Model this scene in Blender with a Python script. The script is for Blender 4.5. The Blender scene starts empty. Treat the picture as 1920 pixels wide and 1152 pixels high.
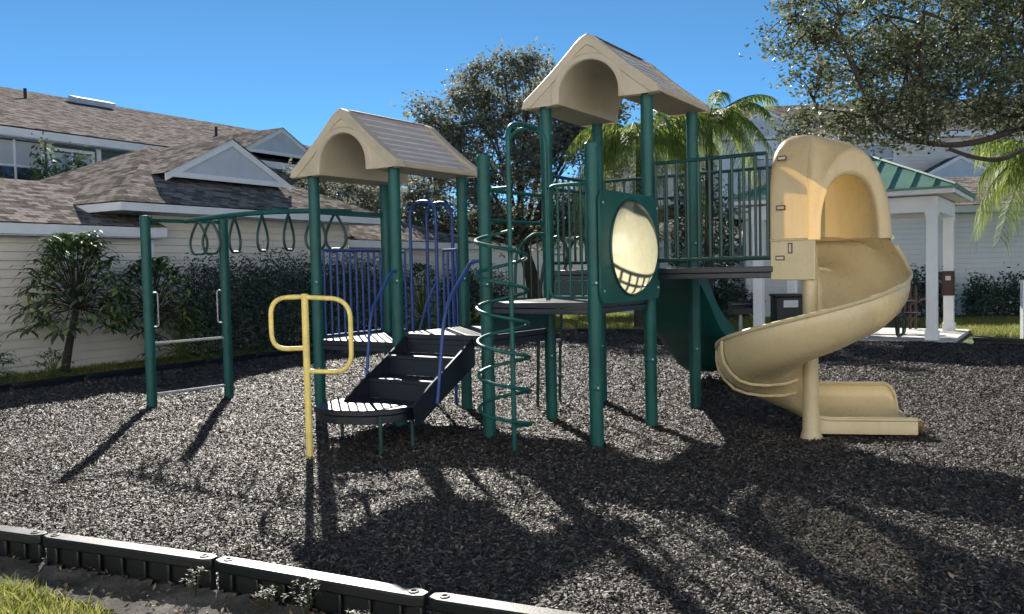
import bpy, math, random
import numpy as np
from mathutils import Vector, Matrix, noise
random.seed(7); rng = np.random.default_rng(7)
R = math.radians; PI = math.pi
S = bpy.context.scene; COL = S.collection

# ------------------------------------------------------------------ materials
MATS = {}
def nodes_of(m):
    m.use_nodes = True
    nt = m.node_tree; nt.nodes.clear()
    return nt, nt.nodes, nt.links
def ramp(nt, fac, stops):
    r = nt.nodes.new('ShaderNodeValToRGB'); cr = r.color_ramp
    while len(cr.elements) < len(stops): cr.elements.new(.5)
    for e, (p, c) in zip(cr.elements, stops): e.position = p; e.color = (*c, 1)
    nt.links.new(fac, r.inputs[0]); return r.outputs[0]
def noise_tex(nt, scale, detail=4, coord='Object', rough=.6, dist=0):
    tc = nt.nodes.new('ShaderNodeTexCoord'); n = nt.nodes.new('ShaderNodeTexNoise')
    n.inputs['Scale'].default_value = scale; n.inputs['Detail'].default_value = detail
    n.inputs['Roughness'].default_value = rough; n.inputs['Distortion'].default_value = dist
    nt.links.new(tc.outputs[coord], n.inputs['Vector']); return n.outputs['Fac']
def bump(nt, h, strength, dist=.01, normal=None):
    b = nt.nodes.new('ShaderNodeBump'); b.inputs['Strength'].default_value = strength; b.inputs['Distance'].default_value = dist
    nt.links.new(h, b.inputs['Height'])
    if normal is not None: nt.links.new(normal, b.inputs['Normal'])
    return b.outputs['Normal']
def principled(nt, base=None, rough=.6, metal=0, spec=.5, col=None):
    p = nt.nodes.new('ShaderNodeBsdfPrincipled'); p.inputs['Roughness'].default_value = rough
    p.inputs['Metallic'].default_value = metal; p.inputs['Specular IOR Level'].default_value = spec
    if base is not None: nt.links.new(base, p.inputs['Base Color'])
    if col is not None: p.inputs['Base Color'].default_value = (*col, 1)
    return p
def out(nt, sh):
    o = nt.nodes.new('ShaderNodeOutputMaterial'); nt.links.new(sh, o.inputs['Surface'])
def mat_paint(name, c, rough=.4, vary=.25, scale=6, spec=.5, bumpk=.05, bscale=160, scuff=0):
    m = bpy.data.materials.new(name); nt, N, L = nodes_of(m)
    f = noise_tex(nt, scale, 6)
    d = tuple(x*(1-vary) for x in c); u = tuple(min(1, x*(1+vary)) for x in c)
    bc = ramp(nt, f, [(.3, d), (.5, c), (.72, u)])
    if scuff:
        sf = ramp(nt, noise_tex(nt, 19, 9, rough=.82), [(.60, (0, 0, 0)), (.70, (scuff, scuff, scuff))]); mxc = N.new('ShaderNodeMixRGB'); L.new(sf, mxc.inputs[0]); L.new(bc, mxc.inputs[1]); mxc.inputs[2].default_value = (.22, .21, .18, 1); bc = mxc.outputs[0]
    p = principled(nt, bc, rough, spec=spec)
    rr = nt.nodes.new('ShaderNodeMapRange'); L.new(f, rr.inputs[0]); rr.inputs[3].default_value = rough-.08; rr.inputs[4].default_value = rough+.15
    L.new(rr.outputs[0], p.inputs['Roughness'])
    if bumpk: L.new(bump(nt, noise_tex(nt, bscale, 2), bumpk, .004), p.inputs['Normal'])
    out(nt, p.outputs[0]); MATS[name] = m; return m
def mat_island(name, stops, rough=.6, trans=0, tcol=None, spec=.5, patch=False):
    """colour picked per loose piece (leaf, chip, blade)"""
    m = bpy.data.materials.new(name); nt, N, L = nodes_of(m)
    g = N.new('ShaderNodeNewGeometry')
    fac = g.outputs['Random Per Island']
    if patch:      # dusty and freshly turned patches
        nz = noise_tex(nt, .9, 4, rough=.65); mr = N.new('ShaderNodeMapRange'); L.new(nz, mr.inputs[0])
        mr.inputs[1].default_value = .3; mr.inputs[2].default_value = .7; mr.inputs[3].default_value = .78; mr.inputs[4].default_value = 1.04
        mu = N.new('ShaderNodeMath'); mu.operation = 'MULTIPLY'; L.new(fac, mu.inputs[0]); L.new(mr.outputs[0], mu.inputs[1]); fac = mu.outputs[0]
    c = ramp(nt, fac, stops)
    p = principled(nt, c, rough, spec=spec); sh = p.outputs[0]
    if trans:
        t = N.new('ShaderNodeBsdfTranslucent')
        if tcol: t.inputs['Color'].default_value = (*tcol, 1)
        else: L.new(c, t.inputs['Color'])
        mx = N.new('ShaderNodeMixShader'); mx.inputs[0].default_value = trans
        L.new(sh, mx.inputs[1]); L.new(t.outputs[0], mx.inputs[2]); sh = mx.outputs[0]
    out(nt, sh); MATS[name] = m; return m

mat_paint('green_paint', (.005, .078, .070), .42, .3, 3, spec=.35, scuff=.45)
mat_paint('dark_green_paint', (.008, .045, .040), .4, .3, 4)
mat_paint('blue_paint', (.014, .05, .21), .38, .3, 4)
mat_paint('yellow_paint', (.82, .64, .20), .42, .18, 7, scuff=.6)
mat_paint('white_trim', (.82, .83, .85), .5, .06, 3)
mat_paint('gable_board', (.55, .60, .66), .6, .08, 2)
mat_paint('concrete', (.60, .58, .55), .85, .15, 3, bumpk=.3, bscale=60)
mat_paint('siding_tan', (.78, .72, .64), .6, .07, 1.2)
mat_paint('siding_blue', (.74, .76, .78), .6, .07, 1.2)
mat_paint('siding_teal', (.075, .125, .14), .6, .1, 1.5)
mat_paint('timber_plastic', (.002, .0035, .004), .42, .4, 5, bumpk=.2, bscale=90, spec=.5)
mat_paint('black_metal', (.012, .012, .013), .5, .4, 8)
mat_paint('maroon_paint', (.045, .012, .012), .45, .2, 6)
mat_paint('galvanised', (.42, .44, .46), .4, .15, 9)
mat_paint('sign_brown', (.06, .027, .021), .5, .2, 20)
mat_paint('metal_roof_green', (.13, .27, .20), .42, .12, 2, bumpk=0)
mat_paint('bark', (.042, .034, .028), .9, .5, 14, bumpk=.9, bscale=28)
mat_paint('stem_green', (.10, .13, .035), .6, .3, 9)
mat_paint('glass_dark', (.03, .04, .05), .07, .1, 2, spec=.9, bumpk=0)
mat_paint('blind', (.46, .50, .55), .5, .05, 3)
mat_paint('door_maroon', (.055, .018, .022), .5, .1, 3)
mat_paint('clear_label', (.62, .64, .66), .5, .05, 3)

def mat_deck():
    m = bpy.data.materials.new('deck_coating'); nt, N, L = nodes_of(m)
    tc = N.new('ShaderNodeTexCoord'); v = N.new('ShaderNodeTexVoronoi'); v.inputs['Scale'].default_value = 34; v.inputs['Randomness'].default_value = .0
    L.new(tc.outputs['Object'], v.inputs['Vector'])
    c = ramp(nt, v.outputs['Distance'], [(.0, (.002, .003, .006)), (.24, (.002, .003, .006)), (.30, (.007, .010, .020)), (1, (.009, .013, .024))])
    p = principled(nt, c, .36, spec=.6)
    L.new(bump(nt, noise_tex(nt, 120, 3), .12, .004), p.inputs['Normal'])
    out(nt, p.outputs[0]); MATS['deck_coating'] = m
mat_deck()

def mat_plastic():
    for nm, tr_ in (('tan_plastic', .03), ('hood_plastic', .17)):
        m = bpy.data.materials.new(nm); nt, N, L = nodes_of(m)
        f = noise_tex(nt, 2.2, 6)
        c = ramp(nt, f, [(.2, (.43, .345, .19)), (.36, (.47, .385, .215)), (.55, (.51, .42, .245)), (.8, (.55, .46, .28))])
        tc2 = N.new('ShaderNodeTexCoord'); mp = N.new('ShaderNodeMapping'); mp.inputs['Scale'].default_value = (7, 7, .7); nz = N.new('ShaderNodeTexNoise'); nz.inputs['Scale'].default_value = 2.2; nz.inputs['Detail'].default_value = 7; nz.inputs['Roughness'].default_value = .7
        L.new(tc2.outputs['Object'], mp.inputs[0]); L.new(mp.outputs[0], nz.inputs['Vector'])
        sf = ramp(nt, nz.outputs['Fac'], [(.52, (0, 0, 0)), (.75, (.20, .20, .20))]); mxc = N.new('ShaderNodeMixRGB'); L.new(sf, mxc.inputs[0]); L.new(c, mxc.inputs[1]); mxc.inputs[2].default_value = (.25, .19, .11, 1); c = mxc.outputs[0]
        p = principled(nt, c, .30, spec=.55)
        sc = noise_tex(nt, 18, 6, rough=.75)
        rr = N.new('ShaderNodeMapRange'); L.new(sc, rr.inputs[0]); rr.inputs[1].default_value = .35; rr.inputs[2].default_value = .7; rr.inputs[3].default_value = .22; rr.inputs[4].default_value = .5
        L.new(rr.outputs[0], p.inputs['Roughness'])
        L.new(bump(nt, noise_tex(nt, 5, 3), .06, .02), p.inputs['Normal'])
        t = N.new('ShaderNodeBsdfTranslucent'); t.inputs['Color'].default_value = (.90, .52, .14, 1)
        mx = N.new('ShaderNodeMixShader'); mx.inputs[0].default_value = tr_
        L.new(p.outputs[0], mx.inputs[1]); L.new(t.outputs[0], mx.inputs[2]); out(nt, mx.outputs[0]); MATS[nm] = m
    # roof plastic: the same moulding, thicker and greyer
    m = bpy.data.materials.new('roof_plastic'); nt, N, L = nodes_of(m)
    f = noise_tex(nt, 2.5, 6)
    c = ramp(nt, f, [(.3, (.47, .395, .29)), (.55, (.54, .46, .345)), (.8, (.59, .51, .39))])
    p = principled(nt, c, .5); L.new(bump(nt, noise_tex(nt, 60, 3), .1, .004), p.inputs['Normal'])
    t = N.new('ShaderNodeBsdfTranslucent'); t.inputs['Color'].default_value = (.55, .36, .22, 1)
    mx = N.new('ShaderNodeMixShader'); mx.inputs[0].default_value = .10
    L.new(p.outputs[0], mx.inputs[1]); L.new(t.outputs[0], mx.inputs[2]); out(nt, mx.outputs[0]); MATS['roof_plastic'] = m
    m = bpy.data.materials.new('roof_shingle_plastic'); nt, N, L = nodes_of(m)
    f = noise_tex(nt, 5, 6)
    c = ramp(nt, f, [(.3, (.46, .40, .37)), (.55, (.52, .46, .43)), (.8, (.57, .51, .47))])
    p = principled(nt, c, .5); L.new(bump(nt, noise_tex(nt, 50, 3), .15, .004), p.inputs['Normal'])
    out(nt, p.outputs[0]); MATS['roof_shingle_plastic'] = m
    m = bpy.data.materials.new('bubble_plastic'); nt, N, L = nodes_of(m)
    f = noise_tex(nt, 14, 9, rough=.8)
    c = ramp(nt, f, [(.3, (.62, .575, .38)), (.7, (.76, .72, .50))])
    t = N.new('ShaderNodeBsdfTranslucent'); L.new(c, t.inputs['Color'])
    g = N.new('ShaderNodeBsdfGlossy'); g.inputs['Roughness'].default_value = .15
    tr = N.new('ShaderNodeBsdfTransparent'); tr.inputs['Color'].default_value = (.95, .93, .82, 1)
    m1 = N.new('ShaderNodeMixShader'); m1.inputs[0].default_value = .16
    m2 = N.new('ShaderNodeMixShader'); m2.inputs[0].default_value = .42
    L.new(t.outputs[0], m1.inputs[1]); L.new(g.outputs[0], m1.inputs[2]); L.new(m1.outputs[0], m2.inputs[1]); L.new(tr.outputs[0], m2.inputs[2])
    out(nt, m2.outputs[0]); MATS['bubble_plastic'] = m
mat_plastic()

def mat_shingle(name, dark, mid, light):
    m = bpy.data.materials.new(name); nt, N, L = nodes_of(m)
    uv = N.new('ShaderNodeUVMap'); uv.uv_map = 'UVMap'
    b = N.new('ShaderNodeTexBrick'); b.inputs['Scale'].default_value = 1; b.inputs['Brick Width'].default_value = .26; b.inputs['Row Height'].default_value = .14
    b.inputs['Mortar Size'].default_value = .008; b.inputs['Mortar Smooth'].default_value = .3; b.inputs['Bias'].default_value = 0
    b.inputs['Color1'].default_value = (0, 0, 0, 1); b.inputs['Color2'].default_value = (1, 1, 1, 1); b.inputs['Mortar'].default_value = (.0, .0, .0, 1)
    L.new(uv.outputs[0], b.inputs['Vector'])
    n = noise_tex(nt, 11, 3, rough=.85)
    mixf = N.new('ShaderNodeMath'); mixf.operation = 'MULTIPLY_ADD'; L.new(b.outputs['Color'], mixf.inputs[0]); mixf.inputs[1].default_value = .38
    mm = N.new('ShaderNodeMath'); mm.operation = 'MULTIPLY'; L.new(n, mm.inputs[0]); mm.inputs[1].default_value = .72; L.new(mm.outputs[0], mixf.inputs[2])
    c = ramp(nt, mixf.outputs[0], [(.34, dark), (.52, mid), (.70, light)])
    p = principled(nt, c, 1.0, spec=0)
    # each course laps over the one below
    sep = N.new('ShaderNodeSeparateXYZ'); L.new(uv.outputs[0], sep.inputs[0])
    md = N.new('ShaderNodeMath'); md.operation = 'MODULO'; L.new(sep.outputs[1], md.inputs[0]); md.inputs[1].default_value = .14
    ad = N.new('ShaderNodeMath'); ad.operation = 'MULTIPLY_ADD'; L.new(md.outputs[0], ad.inputs[0]); ad.inputs[1].default_value = -5
    L.new(b.outputs['Color'], ad.inputs[2])
    L.new(bump(nt, ad.outputs[0], .8, .03), p.inputs['Normal'])
    out(nt, p.outputs[0]); MATS[name] = m
mat_shingle('shingle', (.095, .083, .076), (.20, .177, .160), (.35, .312, .282))

def mat_mulch():
    m = bpy.data.materials.new('mulch'); nt, N, L = nodes_of(m)
    tc = N.new('ShaderNodeTexCoord'); v = N.new('ShaderNodeTexVoronoi'); v.inputs['Scale'].default_value = 42
    L.new(tc.outputs['Object'], v.inputs['Vector'])
    sep = N.new('ShaderNodeSeparateColor'); L.new(v.outputs['Color'], sep.inputs[0])
    c = ramp(nt, sep.outputs[0], [(.0, (.014, .013, .013)), (.5, (.04, .036, .033)), (.85, (.10, .09, .08)), (1, (.18, .165, .15))])
    p = principled(nt, c, .6)
    L.new(bump(nt, v.outputs['Distance'], .9, .03), p.inputs['Normal'])
    out(nt, p.outputs[0]); MATS['mulch'] = m
    m = bpy.data.materials.new('ground'); nt, N, L = nodes_of(m)
    a = noise_tex(nt, .6, 8); b = noise_tex(nt, 24, 6, rough=.8)
    mm = N.new('ShaderNodeMath'); mm.operation = 'MULTIPLY_ADD'; L.new(a, mm.inputs[0]); mm.inputs[1].default_value = .5
    m2 = N.new('ShaderNodeMath'); m2.operation = 'MULTIPLY'; L.new(b, m2.inputs[0]); m2.inputs[1].default_value = .5; L.new(m2.outputs[0], mm.inputs[2])
    c = ramp(nt, mm.outputs[0], [(.3, (.035, .05, .018)), (.5, (.075, .10, .03)), (.7, (.16, .17, .055))])
    p = principled(nt, c, .9); L.new(bump(nt, b, .7, .04), p.inputs['Normal'])
    out(nt, p.outputs[0]); MATS['ground'] = m
    m = bpy.data.materials.new('sand'); nt, N, L = nodes_of(m)
    a = noise_tex(nt, 5, 8); b = noise_tex(nt, 60, 6, rough=.8)
    mm = N.new('ShaderNodeMath'); mm.operation = 'MULTIPLY_ADD'; L.new(a, mm.inputs[0]); mm.inputs[1].default_value = .6
    m2 = N.new('ShaderNodeMath'); m2.operation = 'MULTIPLY'; L.new(b, m2.inputs[0]); m2.inputs[1].default_value = .4; L.new(m2.outputs[0], mm.inputs[2])
    c = ramp(nt, mm.outputs[0], [(.36, (.02, .02, .014)), (.50, (.085, .076, .064)), (.66, (.22, .205, .18))])
    p = principled(nt, c, .9); L.new(bump(nt, b, .9, .03), p.inputs['Normal'])
    out(nt, p.outputs[0]); MATS['sand'] = m
mat_mulch()
mat_island('mulch_chip', patch=True, stops=[(0, (.020, .018, .018)), (.5, (.056, .050, .047)), (.78, (.125, .112, .10)), (.93, (.185, .165, .15)), (1, (.27, .245, .22))], rough=.6, spec=.14)
mat_island('oak_leaf', [(0, (.055, .075, .042)), (.5, (.115, .14, .075)), (.85, (.19, .21, .115)), (1, (.34, .32, .20))], .5, .5, spec=.35)
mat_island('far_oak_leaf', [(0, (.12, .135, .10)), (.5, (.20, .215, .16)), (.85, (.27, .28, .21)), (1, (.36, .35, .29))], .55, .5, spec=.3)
mat_island('palm_leaf', [(0, (.10, .16, .035)), (.5, (.22, .31, .065)), (1, (.40, .44, .13))], .5, .6, spec=.3)
mat_island('finger_leaf', [(0, (.06, .115, .055)), (.6, (.12, .19, .085)), (.9, (.20, .27, .08)), (1, (.38, .40, .10))], .6, .3, spec=.2)
mat_island('hedge_leaf', [(0, (.022, .042, .036)), (.6, (.05, .085, .07)), (1, (.13, .17, .12))], .55, .2, spec=.25)
mat_island('grass_blade', [(0, (.12, .15, .03)), (.5, (.24, .26, .06)), (1, (.42, .40, .15))], .55, .5, spec=.4)
mat_island('weed_leaf', [(0, (.025, .035, .014)), (.6, (.055, .07, .028)), (1, (.12, .12, .06))], .55, .3)
mat_island('litter', [(0, (.05, .03, .015)), (.6, (.14, .09, .05)), (1, (.32, .25, .16))], .7, .1)

# ------------------------------------------------------------------ mesh tools
class MB:
    def __init__(s): s.v = []; s.f = []; s.uv = {}
    def add(s, vs, fs):
        o = len(s.v); s.v += [tuple(v) for v in vs]; s.f += [tuple(i+o for i in f) for f in fs]; return s
    def box(s, c, size, ax=None, ay=None):
        """box with centre c; ax = unit direction of its length in plan"""
        ax = Vector(ax or (1, 0, 0)).normalized(); az = Vector((0, 0, 1))
        if ay is None:
            ay = az.cross(ax)
            if ay.length < 1e-6: ay = Vector((0, 1, 0))
        ay = Vector(ay).normalized(); az = ax.cross(ay)
        c = Vector(c); h = [x/2 for x in size]
        vs = [c + ax*h[0]*i + ay*h[1]*j + az*h[2]*k for k in (-1, 1) for j in (-1, 1) for i in (-1, 1)]
        return s.add(vs, [(0, 2, 3, 1), (4, 5, 7, 6), (0, 1, 5, 4), (2, 6, 7, 3), (0, 4, 6, 2), (1, 3, 7, 5)])
    def prism(s, poly, z0, z1):
        n = len(poly)
        a = sum(poly[i][0]*poly[(i+1) % n][1]-poly[(i+1) % n][0]*poly[i][1] for i in range(n))
        if a < 0: poly = poly[::-1]
        vs = [(p[0], p[1], z0) for p in poly] + [(p[0], p[1], z1) for p in poly]
        return s.add(vs, [tuple(range(n-1, -1, -1)), tuple(range(n, 2*n))] + [(i, (i+1) % n, n+(i+1) % n, n+i) for i in range(n)])
    def tube(s, pts, r, n=8, cap=True, closed=False):
        pts = [Vector(p) for p in pts]; m = len(pts); rs = r if isinstance(r, (list, tuple)) else [r]*m
        if closed: pts = pts; 
        ref = None; rings = []
        for i, p in enumerate(pts):
            a = pts[(i-1) % m] if (i > 0 or closed) else p; b = pts[(i+1) % m] if (i < m-1 or closed) else p
            t = (b-a).normalized()
            if ref is None:
                ref = Vector((0, 0, 1)).cross(t)
                if ref.length < 1e-4: ref = Vector((1, 0, 0))
            ref = (ref - t*ref.dot(t)).normalized(); bi = t.cross(ref)
            rings.append([p + (ref*math.cos(2*PI*k/n) + bi*math.sin(2*PI*k/n))*rs[i] for k in range(n)])
        vs = [v for rg in rings for v in rg]; fs = []
        for i in range(m if closed else m-1):
            j = (i+1) % m
            fs += [(i*n+k, i*n+(k+1) % n, j*n+(k+1) % n, j*n+k) for k in range(n)]
        if cap and not closed: fs += [tuple(range(n-1, -1, -1)), tuple(range((m-1)*n, m*n))]
        return s.add(vs, fs)
    def lathe(s, c, prof, n=16):
        vs = [(c[0]+r*math.cos(2*PI*k/n), c[1]+r*math.sin(2*PI*k/n), c[2]+z) for r, z in prof for k in range(n)]; fs = []
        for i in range(len(prof)-1): fs += [(i*n+k, i*n+(k+1) % n, (i+1)*n+(k+1) % n, (i+1)*n+k) for k in range(n)]
        fs += [tuple(range(n-1, -1, -1)), tuple(range((len(prof)-1)*n, len(prof)*n))]
        return s.add(vs, fs)
    def grid(s, rows, closed=False):
        m = len(rows); n = len(rows[0]); vs = [v for r in rows for v in r]; fs = []
        for i in range(m-1):
            for k in range(n if closed else n-1): fs.append((i*n+k, i*n+(k+1) % n, (i+1)*n+(k+1) % n, (i+1)*n+k))
        return s.add(vs, fs)
    def quad_uv(s, ps, uvs):
        o = len(s.v); s.add(ps, [tuple(range(len(ps)))]); s.uv[len(s.f)-1] = uvs; return s
    def build(s, name, mat, parent=None, smooth=30, base=None):
        off = Vector(base) if base is not None else (root_loc(parent) if parent else Vector((0, 0, 0)))
        me = bpy.data.meshes.new(name)
        me.from_pydata([(v[0]-off.x, v[1]-off.y, v[2]-off.z) for v in s.v], [], s.f)
        if s.uv:
            l = me.uv_layers.new(name='UVMap')
            for fi, uvs in s.uv.items():
                p = me.polygons[fi]
                for k, li in enumerate(p.loop_indices): l.data[li].uv = uvs[k]
        if smooth:
            me.polygons.foreach_set('use_smooth', [True]*len(me.polygons)); me.set_sharp_from_angle(angle=R(smooth))
        me.materials.append(MATS[mat]); me.update()
        o = bpy.data.objects.new(name, me); COL.objects.link(o)
        if parent: o.parent = parent
        elif base is not None: o.location = off
        return o
def root_loc(o):
    p = Vector((0, 0, 0))
    while o is not None: p = p + o.location; o = o.parent
    return p
def thing(name, label, cat, loc, group=None):
    o = bpy.data.objects.new(name, None); COL.objects.link(o); o.location = loc; o.empty_display_size = .2
    return tag(o, label, cat, group)
def tag(o, label, cat, group=None):
    o['label'] = label; o['category'] = cat
    if group: o['group'] = group
    return o
def kind(o, k): o['kind'] = k; return o
def np_mesh(name, V, F, mat, parent=None, off=(0, 0, 0), smooth=False):
    V = np.asarray(V, np.float32) - np.asarray(off, np.float32); F = np.asarray(F, np.int32); k = F.shape[1]
    me = bpy.data.meshes.new(name); me.vertices.add(len(V)); me.vertices.foreach_set('co', V.ravel())
    me.loops.add(F.size); me.loops.foreach_set('vertex_index', F.ravel())
    me.polygons.add(len(F)); me.polygons.foreach_set('loop_start', np.arange(0, F.size, k, dtype=np.int32))
    if smooth: me.polygons.foreach_set('use_smooth', np.ones(len(F), bool))
    me.update(calc_edges=True); me.validate(); me.materials.append(MATS[mat])
    o = bpy.data.objects.new(name, me); COL.objects.link(o)
    if parent: o.parent = parent
    return o
def bevel(o, w=.01, seg=2):
    b = o.modifiers.new('bevel', 'BEVEL'); b.width = w; b.segments = seg; b.limit_method = 'ANGLE'; b.angle_limit = R(40); return o
def catmull(pts, n=8):
    P = [Vector(p) for p in pts]; P = [P[0]*2-P[1]] + P + [P[-1]*2-P[-2]]; o = []
    for i in range(1, len(P)-2):
        for k in range(n):
            t = k/n; a, b, c, d = P[i-1:i+3]
            o.append(.5*((2*b) + (c-a)*t + (2*a-5*b+4*c-d)*t*t + (3*b-a-3*c+d)*t**3))
    return o + [P[-2]]
def rounded(pts, r, n=6):
    """polyline with its inner corners rounded"""
    P = [Vector(p) for p in pts]; o = [P[0]]
    for i in range(1, len(P)-1):
        a = (P[i-1]-P[i]); b = (P[i+1]-P[i]); rr = min(r, a.length*.48, b.length*.48)
        p0 = P[i]+a.normalized()*rr; p2 = P[i]+b.normalized()*rr
        for k in range(n+1):
            t = k/n; o.append(p0*(1-t)**2 + P[i]*2*t*(1-t) + p2*t*t)
    return o + [P[-1]]

# ------------------------------------------------------------------ foliage tools
def leaf_cloud(C, size, aspect=.5, droop=0, up=.3):
    """diamond leaves folded along the midrib; C = (n,3) centres"""
    n = len(C); d = rng.normal(size=(n, 3)); d[:, 2] = d[:, 2]*.6 - droop; d /= np.linalg.norm(d, axis=1)[:, None]
    nn = rng.normal(size=(n, 3)); nn[:, 2] += up; w = np.cross(d, nn); w /= np.linalg.norm(w, axis=1)[:, None]+1e-9
    nr = np.cross(w, d); L = size*rng.uniform(.65, 1.3, n)[:, None]
    V = np.stack([C-d*L*.5, C+w*L*aspect*.5+nr*L*.1, C+d*L*.5, C-w*L*aspect*.5+nr*L*.1], 1).reshape(-1, 3)
    i = np.arange(n)[:, None]*4
    return V, np.concatenate([i+np.array([[0, 1, 2]]), i+np.array([[0, 2, 3]])], 1).reshape(-1, 3)
def clump_points(blobs, per, clump=.16, nclump=40):
    """blobs: (x,y,z,r[,rz]) -> leaf centres gathered in small clumps inside every blob"""
    out_ = []; tips = []
    for b in blobs:
        c = np.array(b[:3]); r = b[3]; rz = b[4] if len(b) > 4 else r*.85
        k = max(6, int(nclump*(r**2)))
        d = rng.normal(size=(k, 3)); d /= np.linalg.norm(d, axis=1)[:, None]
        cc = c + d*np.array([r, r, rz])*(rng.uniform(.15, 1, (k, 1))**.5)
        tips.append(cc)
        m = int(per*r*r/k)+3
        for q in cc: out_.append(q + rng.normal(size=(m, 3))*clump*np.array([1.15, 1.15, .75])*rng.uniform(.6, 1.4))
    return np.concatenate(out_), tips
def tree(name, label, cat, base, blobs, leafmat, leafsize, per, trunk_r, limbs=None, clump=.16, nclump=40, group=None, aspect=.5, twig=True, fork=.45, forkpt=None, lr=.5):
    t = thing(name, label, cat, base, group)
    C, tips = clump_points(blobs, per, clump, nclump)
    V, F = leaf_cloud(C, leafsize, aspect, .15)
    np_mesh('crown', V, F, leafmat, t, base)
    m = MB(); b = Vector(base)
    top = Vector(np.mean([x[:3] for x in blobs], axis=0))
    fk = Vector(forkpt) if forkpt else b.lerp(Vector((top.x, top.y, top.z)), fork)
    m.tube(catmull([b-Vector((0, 0, .1)), b.lerp(fk, .5)+Vector((trunk_r*.4, 0, 0)), fk], 5), [trunk_r*(1.25-.5*i/10) for i in range(11)], 9)
    lp = [p for pts, r0, r1 in (limbs or []) for p in catmull(pts, 4)[2:]]
    for bl, tp in zip(blobs, tips):
        e = Vector(bl[:3])
        if lp:
            near = min(lp, key=lambda p: (p-e).length); fk0, fk = fk, near+Vector((0, 0, 0))
        mid = fk.lerp(e, .5)+Vector((random.uniform(-.3, .3), random.uniform(-.3, .3), random.uniform(-.1, .4)))*bl[3]
        pts = catmull([fk, mid, e], 5); m.tube(pts, [trunk_r*lr*(1-.85*i/(len(pts)-1)) for i in range(len(pts))], 6)
        if lp: fk = fk0
        if twig:
            for q in tp[:12]:
                q = Vector(q); s0 = pts[random.randint(4, len(pts)-1)]
                m.tube([s0, s0.lerp(q, .55)+Vector((0, 0, .05)), q], [min(trunk_r*.11, .016), min(trunk_r*.07, .010), min(trunk_r*.03, .005)], 4, cap=False)
    if limbs:
        for pts, r0, r1 in limbs:
            pts = catmull(pts, 6); m.tube(pts, [r0+(r1-r0)*i/(len(pts)-1) for i in range(len(pts))], 8)
    m.build('trunk', 'bark', t)
    return t
def frond(base, az, length, rise, droop, nl=36, ll=.45, plum=.5):
    """pinnate palm frond: returns rachis points, leaflet verts, faces"""
    P = []; h = np.array([math.cos(az), math.sin(az), 0])
    for i in range(nl+1):
        s = i/nl; P.append(np.array(base) + h*length*(s-.18*s*s) + np.array([0, 0, rise*s - droop*s*s]))
    V = []; F = []
    for i in range(4, nl):
        t = P[i+1]-P[i]; t /= np.linalg.norm(t); side = np.cross(t, [0, 0, 1]); side /= np.linalg.norm(side)+1e-9
        s = i/nl; l = ll*(.5+1.2*s*(1.25-s))
        for sg in (-1, 1):
            for rep in range(3):
                dr = plum*random.uniform(.5, 1.4)
                d = side*sg*random.uniform(.7, 1) + t*random.uniform(.35, .9); d /= np.linalg.norm(d)
                q0 = P[i] + t*random.uniform(-.02, .02); q1 = q0 + d*l*.5 + np.array([0, 0, -dr*l*.22]); q2 = q0 + d*l*.8 + np.array([0, 0, -dr*l*.85])
                w = t*.013 + np.array([0, 0, .004])
                o = len(V); V += [q0-w*.6, q0+w*.6, q1+w, q1-w, q2]
                F += [(o, o+1, o+2), (o, o+2, o+3), (o+3, o+2, o+4)]
    return P, V, F
def palm(name, label, base, h, nf, length, group=None, ll=.5, plum=.9, lean=(0, 0), droop=1.5):
    t = thing(name, label, 'palm', base, group); b = Vector(base); top = b + Vector((lean[0], lean[1], h))
    pts = catmull([b, b.lerp(top, .5)+Vector((lean[0]*.1, 0, 0)), top], 6)
    MB().tube(pts, [.15-.05*i/(len(pts)-1) for i in range(len(pts))], 10).build('trunk', 'bark', t)
    V = []; F = []; m = MB()
    for k in range(nf):
        az = k*2.39996+random.uniform(-.2, .2); u = (k+.5)/nf
        P, v, f = frond(top, az, length*random.uniform(.85, 1.1), length*(.95-.75*u), length*(.55+.55*u)*droop/1.5, 30, ll, plum)
        o = len(V); V += v; F += [tuple(i+o for i in q) for q in f]; m.tube(P[::3], [.022*(1-.85*i/len(P[::3])) for i in range(len(P[::3]))], 4, cap=False)
    np_mesh('crown', V, F, 'palm_leaf', t, base); m.build('frond_stem', 'stem_green', t)
    return t
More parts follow.
